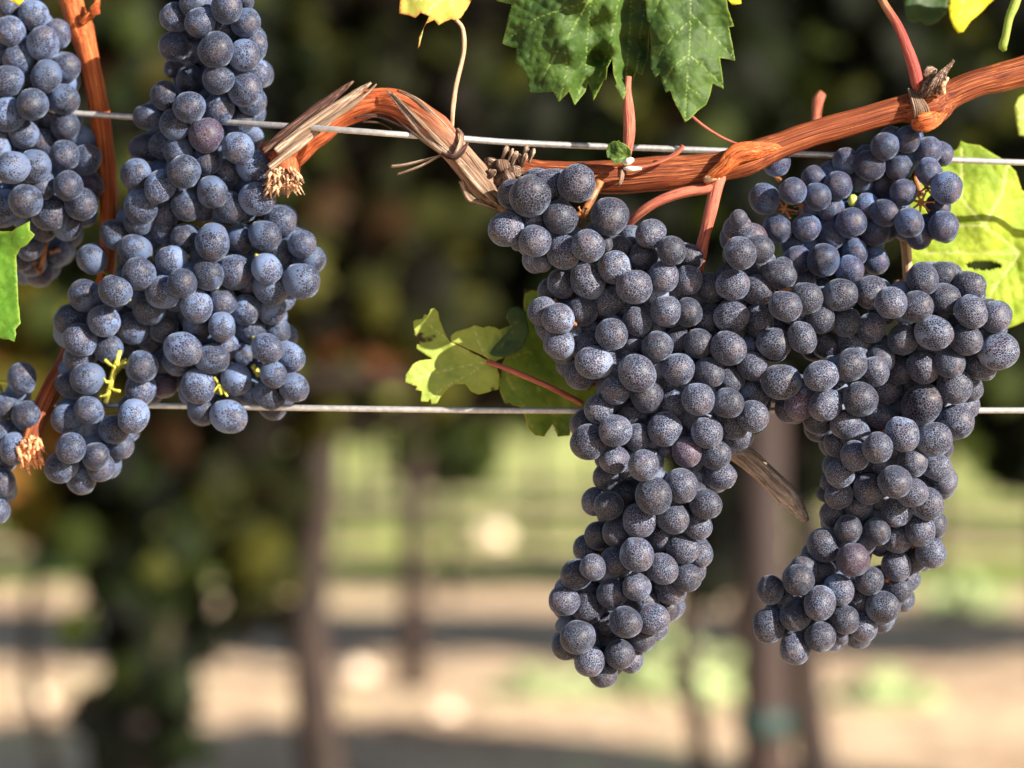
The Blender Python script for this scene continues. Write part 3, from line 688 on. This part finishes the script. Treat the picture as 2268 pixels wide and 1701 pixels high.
strip([(877, 262, -5, 1.5), (915, 292, -7, 4), (960, 325, -7, 5), (1000, 355, -6, 3)], 'strip', .4, 7)
strip([(880, 200, -3, 2), (925, 222, -5, 5), (975, 268, -6, 4), (1008, 300, -6, 2)], 'strip', .4, 8)
strip([(785, 262, -4, 3), (830, 256, -5, 6), (870, 268, -5, 7), (912, 292, -5, 4), (940, 306, -5, 2)], 'strip_d', .4, 9)
strip([(800, 270, -4.5, 2), (840, 272, -6, 2.6), (868, 286, -6, 1.4)], 'strip_d', .6, 10)
strip([(975, 345, -7, 2), (900, 364, -9, 3), (866, 368, -10, 3.2)], 'strip', .6, 11)
strip([(972, 346, -7, 2), (930, 368, -9, 3), (880, 386, -10, 2.6)], 'strip', .6, 12)
strip([(1012, 350, -8, 6), (1045, 390, -7, 9), (1078, 428, -3, 7), (1105, 455, 2, 3)], 'strip', .3, 13)
strip([(1035, 335, -7, 3), (1065, 375, -6, 5), (1090, 410, -2, 4)], 'strip', .4, 14)
strip([(1022, 400, -3, 6), (1040, 438, -2, 8), (1065, 448, 0, 5), (1100, 464, 4, 3)], 'strip', .5, 15)
wood('tendril_knot', [(1000, 352, -9, 5), (1014, 332, -11, 5), (1022, 302, -8, 4), (1012, 286, -2, 3)], 'strip', A, ridge=.4, n=12, step=3)
wood('tendril_knot', [(980, 340, -9, 4), (1004, 348, -12, 6), (1022, 336, -11, 6), (1036, 316, -7, 3)], 'strip_d', A, ridge=.4, n=10, step=3)

# long orange cane on the right
B_ = empty('vine_cane', P(1700, 330, D(6))); tag(B_, 'long ribbed orange cane rising from the middle to the upper right corner', 'cane')
wood('branch', [(1130, 372, 12, 30), (1200, 388, 11, 36), (1290, 392, 9, 38), (1370, 392, 8, 42), (1450, 385, 7, 42), (1540, 378, 6, 38), (1610, 366, 4, 36), (1655, 352, 3, 38), (1720, 325, 4, 31), (1800, 296, 5, 31), (1900, 268, 6, 30), (1990, 243, 7, 32), (2030, 240, 7, 42), (2066, 234, 7, 46), (2100, 212, 7, 36), (2160, 186, 7, 33), (2230, 168, 8, 36), (2330, 140, 9, 38)], 'cane', B_, n=48, ridge=.05, rn=14, lump=.03, seed=3, freq=.004)
wood('node', [(1560, 402, -2, 10), (1600, 372, -4, 18), (1632, 342, -3, 26), (1680, 334, -2, 20), (1730, 326, 0, 6)], 'cane2', B_, n=28, ridge=.12, seed=5)
wood('node', [(2022, 275, 2, 12), (2046, 270, 0, 26), (2072, 262, 2, 18), (2095, 240, 4, 8)], 'cane2', B_, n=24, ridge=.15, seed=6)
rg = []
for k in range(7):
    x = 2018 + k * 4; rg.append(wood('bud_scale', [(x - 6, 196 + k, 3, 2), (x + 2, 222, -2, 3.2), (x + 8 + k, 245, -3, 3), (x + 9, 268, -1, 1.5)], 'strip', B_, n=7, ridge=.4, step=5, seed=k))
merge('node_fibres', rg)
bd = [wood('bud', [(2045, 208, 2, 14), (2056, 190, -1, 17), (2070, 176, -2, 13), (2090, 158, -2, 8), (2103, 144, -2, 5), (2112, 133, -2, 3)], 'knob', B_, n=14, ridge=.35, rn=5, step=4, seed=8)]
for k in range(6):
    bd.append(wood('bud', [(2048 + k * 8, 212 - k, -3, 4), (2062 + k * 6, 188 - k * 2, -7, 4), (2082 + k * 3, 160 - k, -6, 3), (2098 + k * 2, 146, -5, 1.2)], 'knob', B_, n=6, ridge=.4, step=5, seed=20 + k))
merge('bud', bd)
wood('bud_scale', [(2048, 172, 5, 5), (2058, 156, 4, 11), (2074, 160, 4, 6)], 'strip', B_, n=12, flat=.4, seed=9)
wood('bud_scale', [(2090, 208, -5, 5), (2088, 190, -7, 7), (2100, 172, -6, 3)], 'fibre', B_, n=10, seed=9)
wood('side_shoot', [(2036, 208, 4, 10), (2031, 184, 3, 14), (2024, 150, 2, 14), (2008, 104, 2, 12), (1988, 56, 3, 10), (1958, 8, 4, 9), (1940, -30, 5, 9)], 'shoot', B_, n=20, ridge=.03, lump=.02, seed=10)
wood('side_shoot', [(1386, 372, 8, 8), (1389, 340, 7, 10), (1394, 290, 6, 13), (1392, 240, 6, 12), (1390, 200, 7, 8), (1392, 170, 8, 7)], 'petiole', B_, n=18, ridge=.04, lump=.02, seed=11)
wood('tendril', [(1382, 366, 0, 5), (1410, 372, -4, 5), (1440, 366, -6, 4), (1475, 352, -7, 4.5), (1500, 338, -7, 5.5), (1513, 322, -7, 5)], 'petiole', B_, n=10, ridge=.2, seed=12)
sc_ = [wood('bud_scale', [(1382, 362, -6, 4), (1392, 357, -8, 8), (1402, 353, -7, 4)], 'fibre', B_, n=10, seed=1), wood('bud_scale', [(1382, 373, -6, 3), (1398, 374, -8, 6), (1420, 373, -6, 3)], 'fibre', B_, n=10, seed=2)]
for o in sc_: o.data.materials.clear(); o.data.materials.append(M['tip_white'])
wood('bud_scale', [(1378, 380, -6, 6), (1376, 398, -8, 5), (1370, 410, -8, 3)], 'strip', B_, n=8, ridge=.4, seed=3)
wood('forked_stalk', [(1592, 388, 2, 17), (1586, 412, 1, 15), (1578, 450, 0, 14), (1566, 500, 0, 13), (1552, 560, 2, 14), (1546, 600, 4, 12)], 'petiole', B_, n=20, ridge=.05, seed=13)
wood('forked_stalk', [(1586, 415, 1, 12), (1550, 420, 0, 12), (1500, 430, 0, 11), (1450, 450, 1, 11), (1410, 478, 4, 10), (1390, 500, 8, 9)], 'petiole', B_, n=18, ridge=.05, seed=14)
o = wood('stalk_scar', [(1562, 398, -3, 8), (1576, 394, -4, 9), (1592, 392, -3, 6)], 'fibre', B_, n=12, seed=4)
kn = []
for k in range(16):
    x, y = 1128 + rr.gauss(0, 22), 382 + rr.gauss(0, 16)
    qx, qy = rr.uniform(-16, 16), rr.uniform(-14, 14)
    kn.append(wood('old_knot', [(x - qx, y - qy, 5, 5), (x, y, rr.uniform(-5, 3), rr.uniform(8, 18)), (x + qx, y + qy, 4, 5)], 'knob', B_, n=12, ridge=.4, rn=5, step=4, seed=k))
merge('old_knot', kn)
for (x, y) in ((1121, 334), (1133, 340), (1142, 346), (1166, 332), (1163, 350), (1180, 340)):
    o = wood('dry_bud', [(x - 8, y + 20, 0, 3), (x - 3, y + 6, -2, 4), (x + 1, y - 4, -3, 6), (x + 3, y - 11, -3, 3)], 'knob', B_, n=9, ridge=.35, step=4, seed=x)
    o.data.materials.clear(); o.data.materials.append(M['strip'])

L_ = empty('vine_cane', P(190, 220, D(55))); tag(L_, 'upright warm orange cane between the two left clusters, slightly blurred', 'cane')
wood('branch', [(150, -30, 55, 33), (166, 30, 55, 29), (178, 64, 55, 33), (192, 110, 55, 27), (212, 200, 56, 25), (226, 290, 57, 24), (236, 380, 58, 24), (240, 470, 60, 22), (232, 620, 62, 20), (180, 760, 64, 20)], 'cane2', L_, n=28, ridge=.04, seed=21)
sp = [wood('spur', [(180, 50, 48, 8), (200, 30, 46, 10), (212, 12, 46, 8), (216, -8, 47, 6)], 'cane2', L_, n=12, ridge=.35, step=4, seed=5)]
for k in range(6): sp.append(wood('spur', [(204 + rr.uniform(-5, 5), 20 + k * 3, 44, 3), (214 + rr.uniform(-3, 6), 8 + k * 4, 43, 4), (220, 4 + k * 4, 43, 1.5)], 'strip', L_, n=7, ridge=.3, step=5, seed=k))
merge('spur', sp)
K_ = empty('vine_cane', P(110, 880, D(50))); tag(K_, 'brown cane slanting down to a frayed orange end at lower left', 'cane')
wood('branch', [(190, 690, 60, 24), (155, 780, 52, 22), (118, 850, 46, 24), (92, 905, 42, 24), (72, 960, 38, 22), (60, 1010, 36, 20)], 'cane', K_, n=24, ridge=.10, seed=22)
fr = []
for k in range(80):
    x = 62 + rr.uniform(-26, 26); y = 990 + rr.uniform(-25, 25); dx, dy = rr.uniform(-14, 18), rr.uniform(12, 42)
    fr.append(wood('frayed_end', [(x, y, 32 + rr.uniform(-5, 2), rr.uniform(2, 6)), (x + dx * .5, y + dy * .6, 31 + rr.uniform(-3, 2), rr.uniform(1.2, 4)), (x + dx, y + dy, 34, 1)], 'fibre' if k % 2 else 'arch', K_, n=6, ridge=.3, step=8, seed=k))
e = merge('frayed_end', fr); e.data.materials.clear(); e.data.materials.append(M['fray_orange'])

tw = wood('dead_twig', [(1560, 935, 44, 19), (1620, 990, 36, 21), (1660, 1018, 32, 23), (1700, 1055, 28, 21), (1735, 1090, 25, 22), (1762, 1120, 23, 18), (1778, 1142, 22, 12), (1788, 1155, 22, 6)], 'twig', None, n=40, ridge=.13, rn=9, lump=.07, seed=23)
tag(tw, 'grey broken dead twig pointing down between the middle and right clusters', 'twig')
td = wood('tendril', [(1010, 44, 8, 4), (1024, 62, 8, 4.5), (1028, 100, 7, 5), (1022, 140, 6, 5), (1010, 190, 4, 5), (1003, 240, 2, 5), (1001, 285, 0, 4)], 'straw', None, n=10, ridge=.1, seed=24)
tag(td, 'thin dry tendril hanging from the yellow green leaf onto the arched cane', 'tendril')
td = wood('tendril', [(1530, 255, 14, 2.5), (1560, 280, 13, 3.2), (1600, 305, 10, 3.2), (1640, 322, 6, 3)], 'petiole', None, n=8, ridge=.1, seed=25)
tag(td, 'thin reddish tendril from the tip of the dark green leaf to the cane node', 'tendril')
st = wood('cane_spur', [(1804, 310, 95, 9), (1808, 260, 95, 9), (1812, 222, 94, 12), (1822, 206, 94, 8)], 'petiole', None, n=14, ridge=.2, seed=26)
tag(st, 'blurred brown spur standing up behind the orange cane', 'spur')
st = wood('leaf_stalk', [(1990, 480, 32, 10), (2006, 540, 34, 11), (2010, 600, 36, 11), (2014, 680, 38, 10)], 'straw', None, n=14, ridge=.06, seed=27)
tag(st, 'yellowish brown stalk in the gap beneath the loose blue cluster', 'stalk')
st = wood('leaf_stalk', [(2262, -30, 14, 9), (2248, 10, 12, 11), (2236, 40, 11, 9), (2228, 80, 10, 9), (2222, 104, 10, 10), (2226, 113, 10, 5)], 'petiole', None, n=16, ridge=.12, seed=28)
st.data.materials.clear(); st.data.materials.append(M['leaf_under']); tag(st, 'green hanging leaf stalk at the upper right corner', 'stalk')

# wires
def wire(label, pts):
    V, F = simple_tube([P(a, b_, D(c)) for a, b_, c in catmull(pts, 40)], [.00138] * len(catmull(pts, 40)), 12)
    tag(link('trellis_wire', mesh('trellis_wire', V, F), None, [M['wire']]), label, 'wire')
wire('upper trellis wire passing over the arched cane and behind the right cane', [(-400, 205, 52), (160, 250, 48), (350, 262, 40), (570, 275, 24), (760, 288, 4), (900, 299, 1), (1000, 305, 12), (1180, 318, 22), (1600, 334, 24), (2000, 350, 22), (2268, 360, 22), (2700, 375, 22)])
wire('lower trellis wire running behind the two big right clusters', [(-400, 888, 55), (100, 894, 50), (330, 898, 40), (700, 904, 30), (1100, 909, 25), (1500, 909, 26), (2268, 909, 26), (2700, 909, 26)])

# ---------------------------------------------------------------- leaves
def seg_d(px, py, a, b_):
    vx, vy = b_[0] - a[0], b_[1] - a[1]; L2 = vx * vx + vy * vy or 1
    t = max(0, min(1, ((px - a[0]) * vx + (py - a[1]) * vy) / L2))
    return sqrt((px - a[0] - vx * t) ** 2 + (py - a[1] - vy * t) ** 2)
def leaf(label, outline, veins, ctrl, mat, step=6, pucker=1.2, teeth=0, side=True, hole=None, name='vine_leaf', vw=1.6, parent=None, sp=34, seed=1, edge_w=26, curl=0, group=None):
    """leaf traced in photo pixels; ctrl = (px, py, depth mm) points that shape it in depth"""
    rr = random.Random(seed)
    ol = []
    n = len(outline)
    for i in range(n):
        a, b_ = outline[i], outline[(i + 1) % n]
        d_ = sqrt((a[0] - b_[0]) ** 2 + (a[1] - b_[1]) ** 2)
        k = max(1, int(d_ / (step * 1.3)))
        for s in range(k):
            t = s / k; x = a[0] + (b_[0] - a[0]) * t; y = a[1] + (b_[1] - a[1]) * t
            if s: 
                w_ = rr.uniform(-.10, .10) * step + teeth * (abs((s / k * max(1, round(d_ / 26))) % 1 - .5) - .25) * 2
                x += -(b_[1] - a[1]) / d_ * w_; y += (b_[0] - a[0]) / d_ * w_
            ol.append((x, y))
    segs = []
    for v in veins:
        for a, b_ in zip(v, v[1:]): segs.append((a, b_, 1.0))
        if side and len(v) > 1:
            ln = 0
            for a, b_ in zip(v, v[1:]):
                d_ = sqrt((a[0] - b_[0]) ** 2 + (a[1] - b_[1]) ** 2); ux, uy = (b_[0] - a[0]) / d_, (b_[1] - a[1]) / d_
                s = rr.uniform(.3, .8) * sp
                while s < d_:
                    for sg in (1, -1):
                        c, q = cos(.85), sin(.85) * sg
                        L1 = sp * rr.uniform(1.6, 2.6)
                        p0 = (a[0] + ux * s, a[1] + uy * s); dx, dy = ux * c - uy * q, ux * q + uy * c
                        p1 = (p0[0] + dx * L1, p0[1] + dy * L1)
                        segs.append((p0, p1, .55))
                        for u_ in (.35, .7):
                            m0 = (p0[0] + dx * L1 * u_, p0[1] + dy * L1 * u_)
                            for s2 in (1, -1):
                                ex, ey = dx * .35 - dy * .94 * s2, dx * .94 * s2 + dy * .35
                                segs.append((m0, (m0[0] + ex * sp * .6, m0[1] + ey * sp * .6), .3))
                    s += sp
    x0, x1 = min(p[0] for p in ol), max(p[0] for p in ol); y0, y1 = min(p[1] for p in ol), max(p[1] for p in ol)
    pts = [Vector(p) for p in ol]
    def inside(x, y):
        c = False; m = len(ol); j = m - 1
        for i in range(m):
            xi, yi = ol[i]; xj, yj = ol[j]
            if (yi > y) != (yj > y) and x < (xj - xi) * (y - yi) / (yj - yi) + xi: c = not c
            j = i
        return c
    def edged(x, y): return min(sqrt((x - p[0]) ** 2 + (y - p[1]) ** 2) for p in ol)
    y = y0; row = 0
    while y < y1:
        x = x0 + (row % 2) * step * .5
        while x < x1:
            xx, yy = x + rr.uniform(-.2, .2) * step, y + rr.uniform(-.2, .2) * step
            if inside(xx, yy) and edged(xx, yy) > step * .55: pts.append(Vector((xx, yy)))
            x += step
        y += step * .87; row += 1
    m = len(ol)
    vo, eo, fo, *_ = delaunay_2d_cdt(pts, [(i, (i + 1) % m) for i in range(m)], [], 1, 1e-4)
    V, VE, ED, F = [], [], [], []
    for p in vo:
        sw = sz = 0
        for (cx, cy, cz) in ctrl:
            w_ = 1 / ((p.x - cx) ** 2 + (p.y - cy) ** 2 + 120) ** 1.25; sw += w_; sz += w_ * cz
        z = sz / sw
        best = 1e9; vn = 0
        for a, b_, k in segs:
            d_ = seg_d(p.x, p.y, a, b_)
            if k > .5 and d_ < best: best = d_
            elif d_ < best * .9: best = min(best, d_ + (1 - k) * 3)
            vn = max(vn, k * exp(-(d_ / (vw * (.5 + .5 * k))) ** 2))
        e_ = edged(p.x, p.y)
        z -= pucker * (min(best, 14) / 14 - .5) * min(1, e_ / 14)
        z += .5 * noise.noise(Vector((p.x / 45, p.y / 45, seed))) * 2
        z += curl * exp(-e_ / 12)
        V.append(P(p.x, p.y, D(z))); VE.append(vn); ED.append(exp(-e_ / edge_w))
    for f in fo:
        cx = sum(vo[i].x for i in f) / len(f); cy = sum(vo[i].y for i in f) / len(f)
        if hole and ((cx - hole[0]) / hole[2]) ** 2 + ((cy - hole[1]) / hole[3]) ** 2 < 1: continue
        F.append(tuple(f))
    c = sum(V, Vector()) / len(V)
    me = mesh(name, [v - c for v in V], F, True, {'vein': VE, 'edge': ED}); me.materials.append(M[mat])
    o = bpy.data.objects.new(name, me); C.objects.link(o); o.location = c
    s = o.modifiers.new('thickness', 'SOLIDIFY'); s.thickness = .00028; s.offset = 0
    tag(o, label, 'leaf', group)
    return o
# big dark leaf, left half: bright fold, dark folds
leaf('large crinkled green leaf hanging from the top edge above the middle cluster',
     [(1090, -60), (1100, 2), (1134, 10), (1128, 30), (1122, 58), (1112, 96), (1130, 104), (1145, 106), (1142, 138), (1160, 154), (1168, 175), (1174, 205), (1226, 203), (1238, 226), (1260, 202), (1273, 233), (1297, 202), (1302, 182), (1312, 206), (1314, 224), (1338, 176), (1342, 178), (1345, 150), (1356, 128), (1358, 162), (1366, 186), (1362, 190), (1372, 206), (1381, 222), (1392, 190), (1400, 186), (1408, 160), (1422, 166), (1434, 130), (1440, 60), (1450, -60)],
     [[(1312, -50), (1305, 0), (1250, 92), (1220, 140), (1190, 198)], [(1305, 0), (1190, 40), (1120, 90)], [(1250, 92), (1256, 150), (1240, 222)], [(1312, -30), (1300, 90), (1296, 170), (1273, 230)], [(1378, -40), (1350, 100), (1314, 222)], [(1400, -40), (1395, 60), (1390, 130), (1381, 220)], [(1440, -40), (1420, 60), (1410, 160)]],
     [(1100, 0, 6), (1120, 90, 5), (1170, 190, 3), (1190, 60, -1), (1240, 60, -6), (1220, 150, -2), (1295, 0, -12), (1262, 110, -9), (1250, 180, -4), (1318, 20, -2), (1318, 70, 6), (1325, 130, 18), (1296, 190, 12), (1345, 60, 4), (1350, 20, -6), (1356, 100, -4), (1385, 90, 16), (1390, 30, 14), (1392, 170, 16), (1350, 150, 0), (1368, 190, 2), (1425, 100, 22), (1436, 20, 20), (1381, 220, 4)],
     'leaf_main', step=5, pucker=1.8, seed=2, edge_w=11)
leaf('pointed deep green leaf lobe hanging over the cane, tip just above the node',
     [(1425, -60), (1433, 44), (1440, 52), (1442, 110), (1441, 150), (1452, 172), (1462, 160), (1466, 182), (1475, 206), (1484, 200), (1496, 232), (1508, 252), (1517, 271), (1530, 262), (1545, 246), (1564, 232), (1572, 212), (1578, 184), (1603, 197), (1600, 168), (1594, 128), (1628, 134), (1622, 96), (1614, 60), (1626, 58), (1612, 18), (1600, -60)],
     [[(1530, -50), (1529, 60), (1524, 150), (1520, 200), (1517, 268)], [(1529, 45), (1490, 80), (1458, 125)], [(1526, 120), (1490, 150), (1470, 185)], [(1470, -30), (1450, 30)], [(1529, 30), (1570, 70), (1622, 125)], [(1524, 120), (1560, 150), (1600, 190)], [(1520, 190), (1550, 210), (1570, 225)]],
     [(1440, 20, 0), (1445, 140, 2), (1480, 60, -6), (1500, 150, -6), (1528, 40, 0), (1524, 150, -2), (1517, 268, -1), (1560, 60, 7), (1560, 150, 4), (1600, 60, 13), (1620, 120, 13), (1598, 190, 8), (1500, 240, 0), (1555, 240, 4)],
     'leaf_main', step=5, pucker=1.3, seed=3, edge_w=13)
leaf('small yellow green leaf with orange rim at the top edge, above the arched cane',
     [(880, -60), (886, 0), (884, 30), (906, 34), (920, 40), (932, 28), (950, 36), (938, 62), (930, 100), (925, 108), (929, 80), (944, 52), (962, 44), (972, 56), (985, 48), (1000, 42), (1008, 46), (1020, 40), (1034, 20), (1044, 0), (1050, -60)],
     [[(1000, -40), (1000, 40)], [(1000, -10), (950, 20), (930, 95)], [(990, -30), (900, 10)]],
     [(890, 0, 6), (940, 20, 4), (926, 100, 6), (1000, 40, 8), (1040, 0, 14)], 'leaf_tan', step=6, pucker=.6, seed=4)
leaf('pale yellow green leaf turned underside out, left of the middle cluster',
     [(1088, 802), (1075, 790), (1000, 756), (998, 745), (1008, 735), (1040, 726), (1052, 720), (1070, 726), (1082, 722), (1096, 724), (1106, 730), (1130, 722), (1150, 700), (1160, 720), (1140, 760), (1120, 790), (1098, 800), (1106, 830), (1104, 862), (1090, 865), (1082, 868), (1060, 874), (1045, 868), (1030, 850), (1008, 850), (990, 862), (975, 880), (968, 893), (956, 896), (953, 882), (948, 890), (932, 890), (934, 866), (920, 864), (924, 856), (896, 846), (898, 832), (906, 820), (915, 806), (930, 798), (958, 795), (946, 788), (922, 772), (924, 762), (932, 764), (924, 748), (918, 740), (915, 712), (920, 708), (936, 706), (940, 696), (948, 698), (953, 685), (962, 682), (970, 690), (974, 710), (990, 748), (996, 756)],
     [[(1080, 800), (1040, 780), (1000, 755), (960, 730), (940, 705)], [(1080, 800), (1010, 815), (950, 830), (905, 845)], [(1080, 800), (1040, 830), (985, 855), (955, 885)], [(1080, 800), (1060, 760), (1050, 725)], [(1080, 800), (1110, 760), (1145, 712)]],
     [(1080, 800, 26), (1000, 750, 27), (940, 700, 24), (900, 845, 22), (955, 890, 24), (1050, 730, 24), (1150, 705, 28), (1090, 865, 28), (1000, 800, 28)], 'leaf_under', step=5, pucker=1.1, seed=5, sp=30)
leaf('yellowing leaf with brown spots half hidden behind the middle cluster',
     [(1160, 640), (1185, 640), (1200, 650), (1230, 700), (1300, 760), (1330, 860), (1330, 930), (1268, 935), (1262, 965), (1236, 968), (1225, 940), (1205, 968), (1186, 966), (1170, 950), (1162, 920), (1150, 900), (1118, 895), (1108, 870), (1100, 830), (1120, 790), (1150, 740), (1160, 700)],
     [[(1100, 810), (1160, 780), (1240, 770)], [(1100, 812), (1180, 840), (1300, 880)], [(1110, 820), (1150, 880), (1180, 950)], [(1180, 840), (1220, 900), (1235, 960)], [(1110, 800), (1160, 740), (1175, 660)]],
     [(1100, 810, 30), (1170, 660, 40), (1250, 770, 42), (1180, 960, 36), (1250, 950, 40), (1150, 860, 33)], 'leaf_spot', step=7, pucker=1.0, seed=6, edge_w=14)
leaf('dark blue green curled leaf beside the pale leaf and the middle cluster',
     [(1120, 704), (1128, 682), (1146, 678), (1164, 690), (1168, 710), (1172, 735), (1158, 770), (1136, 785), (1116, 792), (1090, 788), (1084, 782), (1100, 760), (1120, 740), (1132, 722)],
     [[(1096, 784), (1130, 745), (1146, 700)]],
     [(1090, 786, 24), (1146, 690, 20), (1160, 750, 22)], 'leaf_dark', step=6, pucker=.8, seed=7, edge_w=8)
pt = wood('leaf_stalk', [(1080, 801, 25, 6), (1110, 812, 22, 6), (1160, 832, 20, 6), (1220, 858, 20, 6), (1290, 894, 22, 6)], 'petiole', None, n=12, ridge=.06, seed=30)
tag(pt, 'red stalk running from the pale leaf to the middle cluster', 'stalk')
leaf('lime yellow sunlit leaf, blurred, behind the right clusters',
     [(2000, 560), (2010, 600), (2060, 610), (2110, 640), (2150, 680), (2190, 720), (2230, 728), (2300, 700), (2330, 480), (2290, 440), (2262, 420), (2250, 380), (2225, 355), (2190, 335), (2170, 322), (2140, 318), (2128, 312), (2120, 330), (2090, 345), (2060, 350), (2000, 420)],
     [[(2260, 560), (2180, 500), (2130, 440), (2130, 330)], [(2260, 560), (2150, 560), (2040, 560)], [(2260, 560), (2200, 640), (2180, 700)], [(2180, 500), (2220, 430), (2230, 370)], [(2180, 500), (2100, 500), (2060, 470)]],
     [(2260, 560, 62), (2050, 560, 52), (2130, 330, 58), (2200, 720, 56), (2180, 500, 52), (2300, 450, 66)], 'leaf_lime', step=6, pucker=1.3, seed=8, hole=(2178, 588, 40, 10), vw=3.5, edge_w=14)  # elliptical gap cut in place of the shadow lying on this leaf
leaf('bright yellow blurred leaf tip at the top edge near the right corner',
     [(2098, -60), (2104, 8), (2100, 14), (2104, 40), (2112, 60), (2122, 73), (2134, 70), (2150, 46), (2176, 24), (2200, 0), (2240, -60)],
     [[(2140, -50), (2122, 70)]], [(2100, 0, 60), (2122, 70, 62), (2190, 0, 66)], 'leaf_yel', step=9, pucker=.8, seed=9)
leaf('blackish green leaf at the top edge left of the bright yellow one',
     [(1996, -60), (2004, 20), (2010, 44), (2024, 50), (2040, 46), (2052, 56), (2066, 54), (2080, 46), (2096, 30), (2100, 10), (2104, -60)],
     [[(2060, -50), (2050, 50)]], [(2000, 0, 80), (2050, 50, 82), (2100, 0, 84)], 'leaf_dark', step=9, pucker=.8, seed=10)
leaf('small blurred green leaf edge at the right border below the cane',
     [(2246, 236), (2256, 215), (2290, 195), (2330, 210), (2320, 300), (2280, 310), (2256, 300), (2250, 270)],
     [[(2320, 250), (2256, 260)]], [(2256, 250, 60), (2310, 250, 66)], 'leaf_under', step=9, pucker=.8, seed=11)
leaf('green leaf with browned tip at the left edge, below the cut off cluster',
     [(-90, 520), (-40, 508), (0, 512), (28, 512), (34, 506), (66, 490), (66, 510), (77, 520), (60, 542), (45, 550), (36, 566), (38, 610), (40, 660), (44, 705), (46, 716), (34, 730), (36, 740), (32, 757), (20, 752), (6, 752), (-6, 744), (-40, 760), (-90, 700)],
     [[(-90, 600), (-30, 560), (70, 518)], [(-90, 600), (-20, 680), (30, 750)], [(-90, 600), (0, 640), (40, 660)]],
     [(70, 510, 8), (0, 600, 12), (-60, 600, 22), (30, 740, 4), (-30, 720, 8)], 'leaf_left', step=7, pucker=1.2, seed=12)
leaf('tip of a yellow leaf in the upper left corner', [(-60, -60), (-60, -6), (10, -6), (30, 4), (42, 12), (52, 2), (56, -60)],
     [[(20, -50), (42, 10)]], [(0, 0, 20), (50, 0, 22)], 'leaf_yel', step=9, pucker=.6, seed=13)
leaf('yellow scrap of leaf at the top edge right of the dark green lobe', [(1604, -40), (1612, 0), (1622, 10), (1642, 8), (1640, -4), (1650, -40)],
     [[(1628, -30), (1628, 5)]], [(1620, 0, 24), (1640, 0, 26)], 'leaf_yel', step=7, pucker=.5, seed=14)
leaf('tiny crinkled green leaflet sprouting on the cane above the small cluster', [(1344, 330), (1350, 318), (1362, 312), (1378, 316), (1390, 324), (1398, 336), (1394, 352), (1384, 362), (1372, 360), (1360, 362), (1352, 350), (1344, 344)],
     [[(1390, 350), (1350, 330)], [(1390, 350), (1365, 316)], [(1390, 350), (1360, 352)], [(1390, 350), (1385, 325)]], [(1345, 335, -4), (1370, 330, -8), (1390, 350, -3)], 'leaf_main', step=3, pucker=3.0, seed=15, sp=12, teeth=6, edge_w=5)
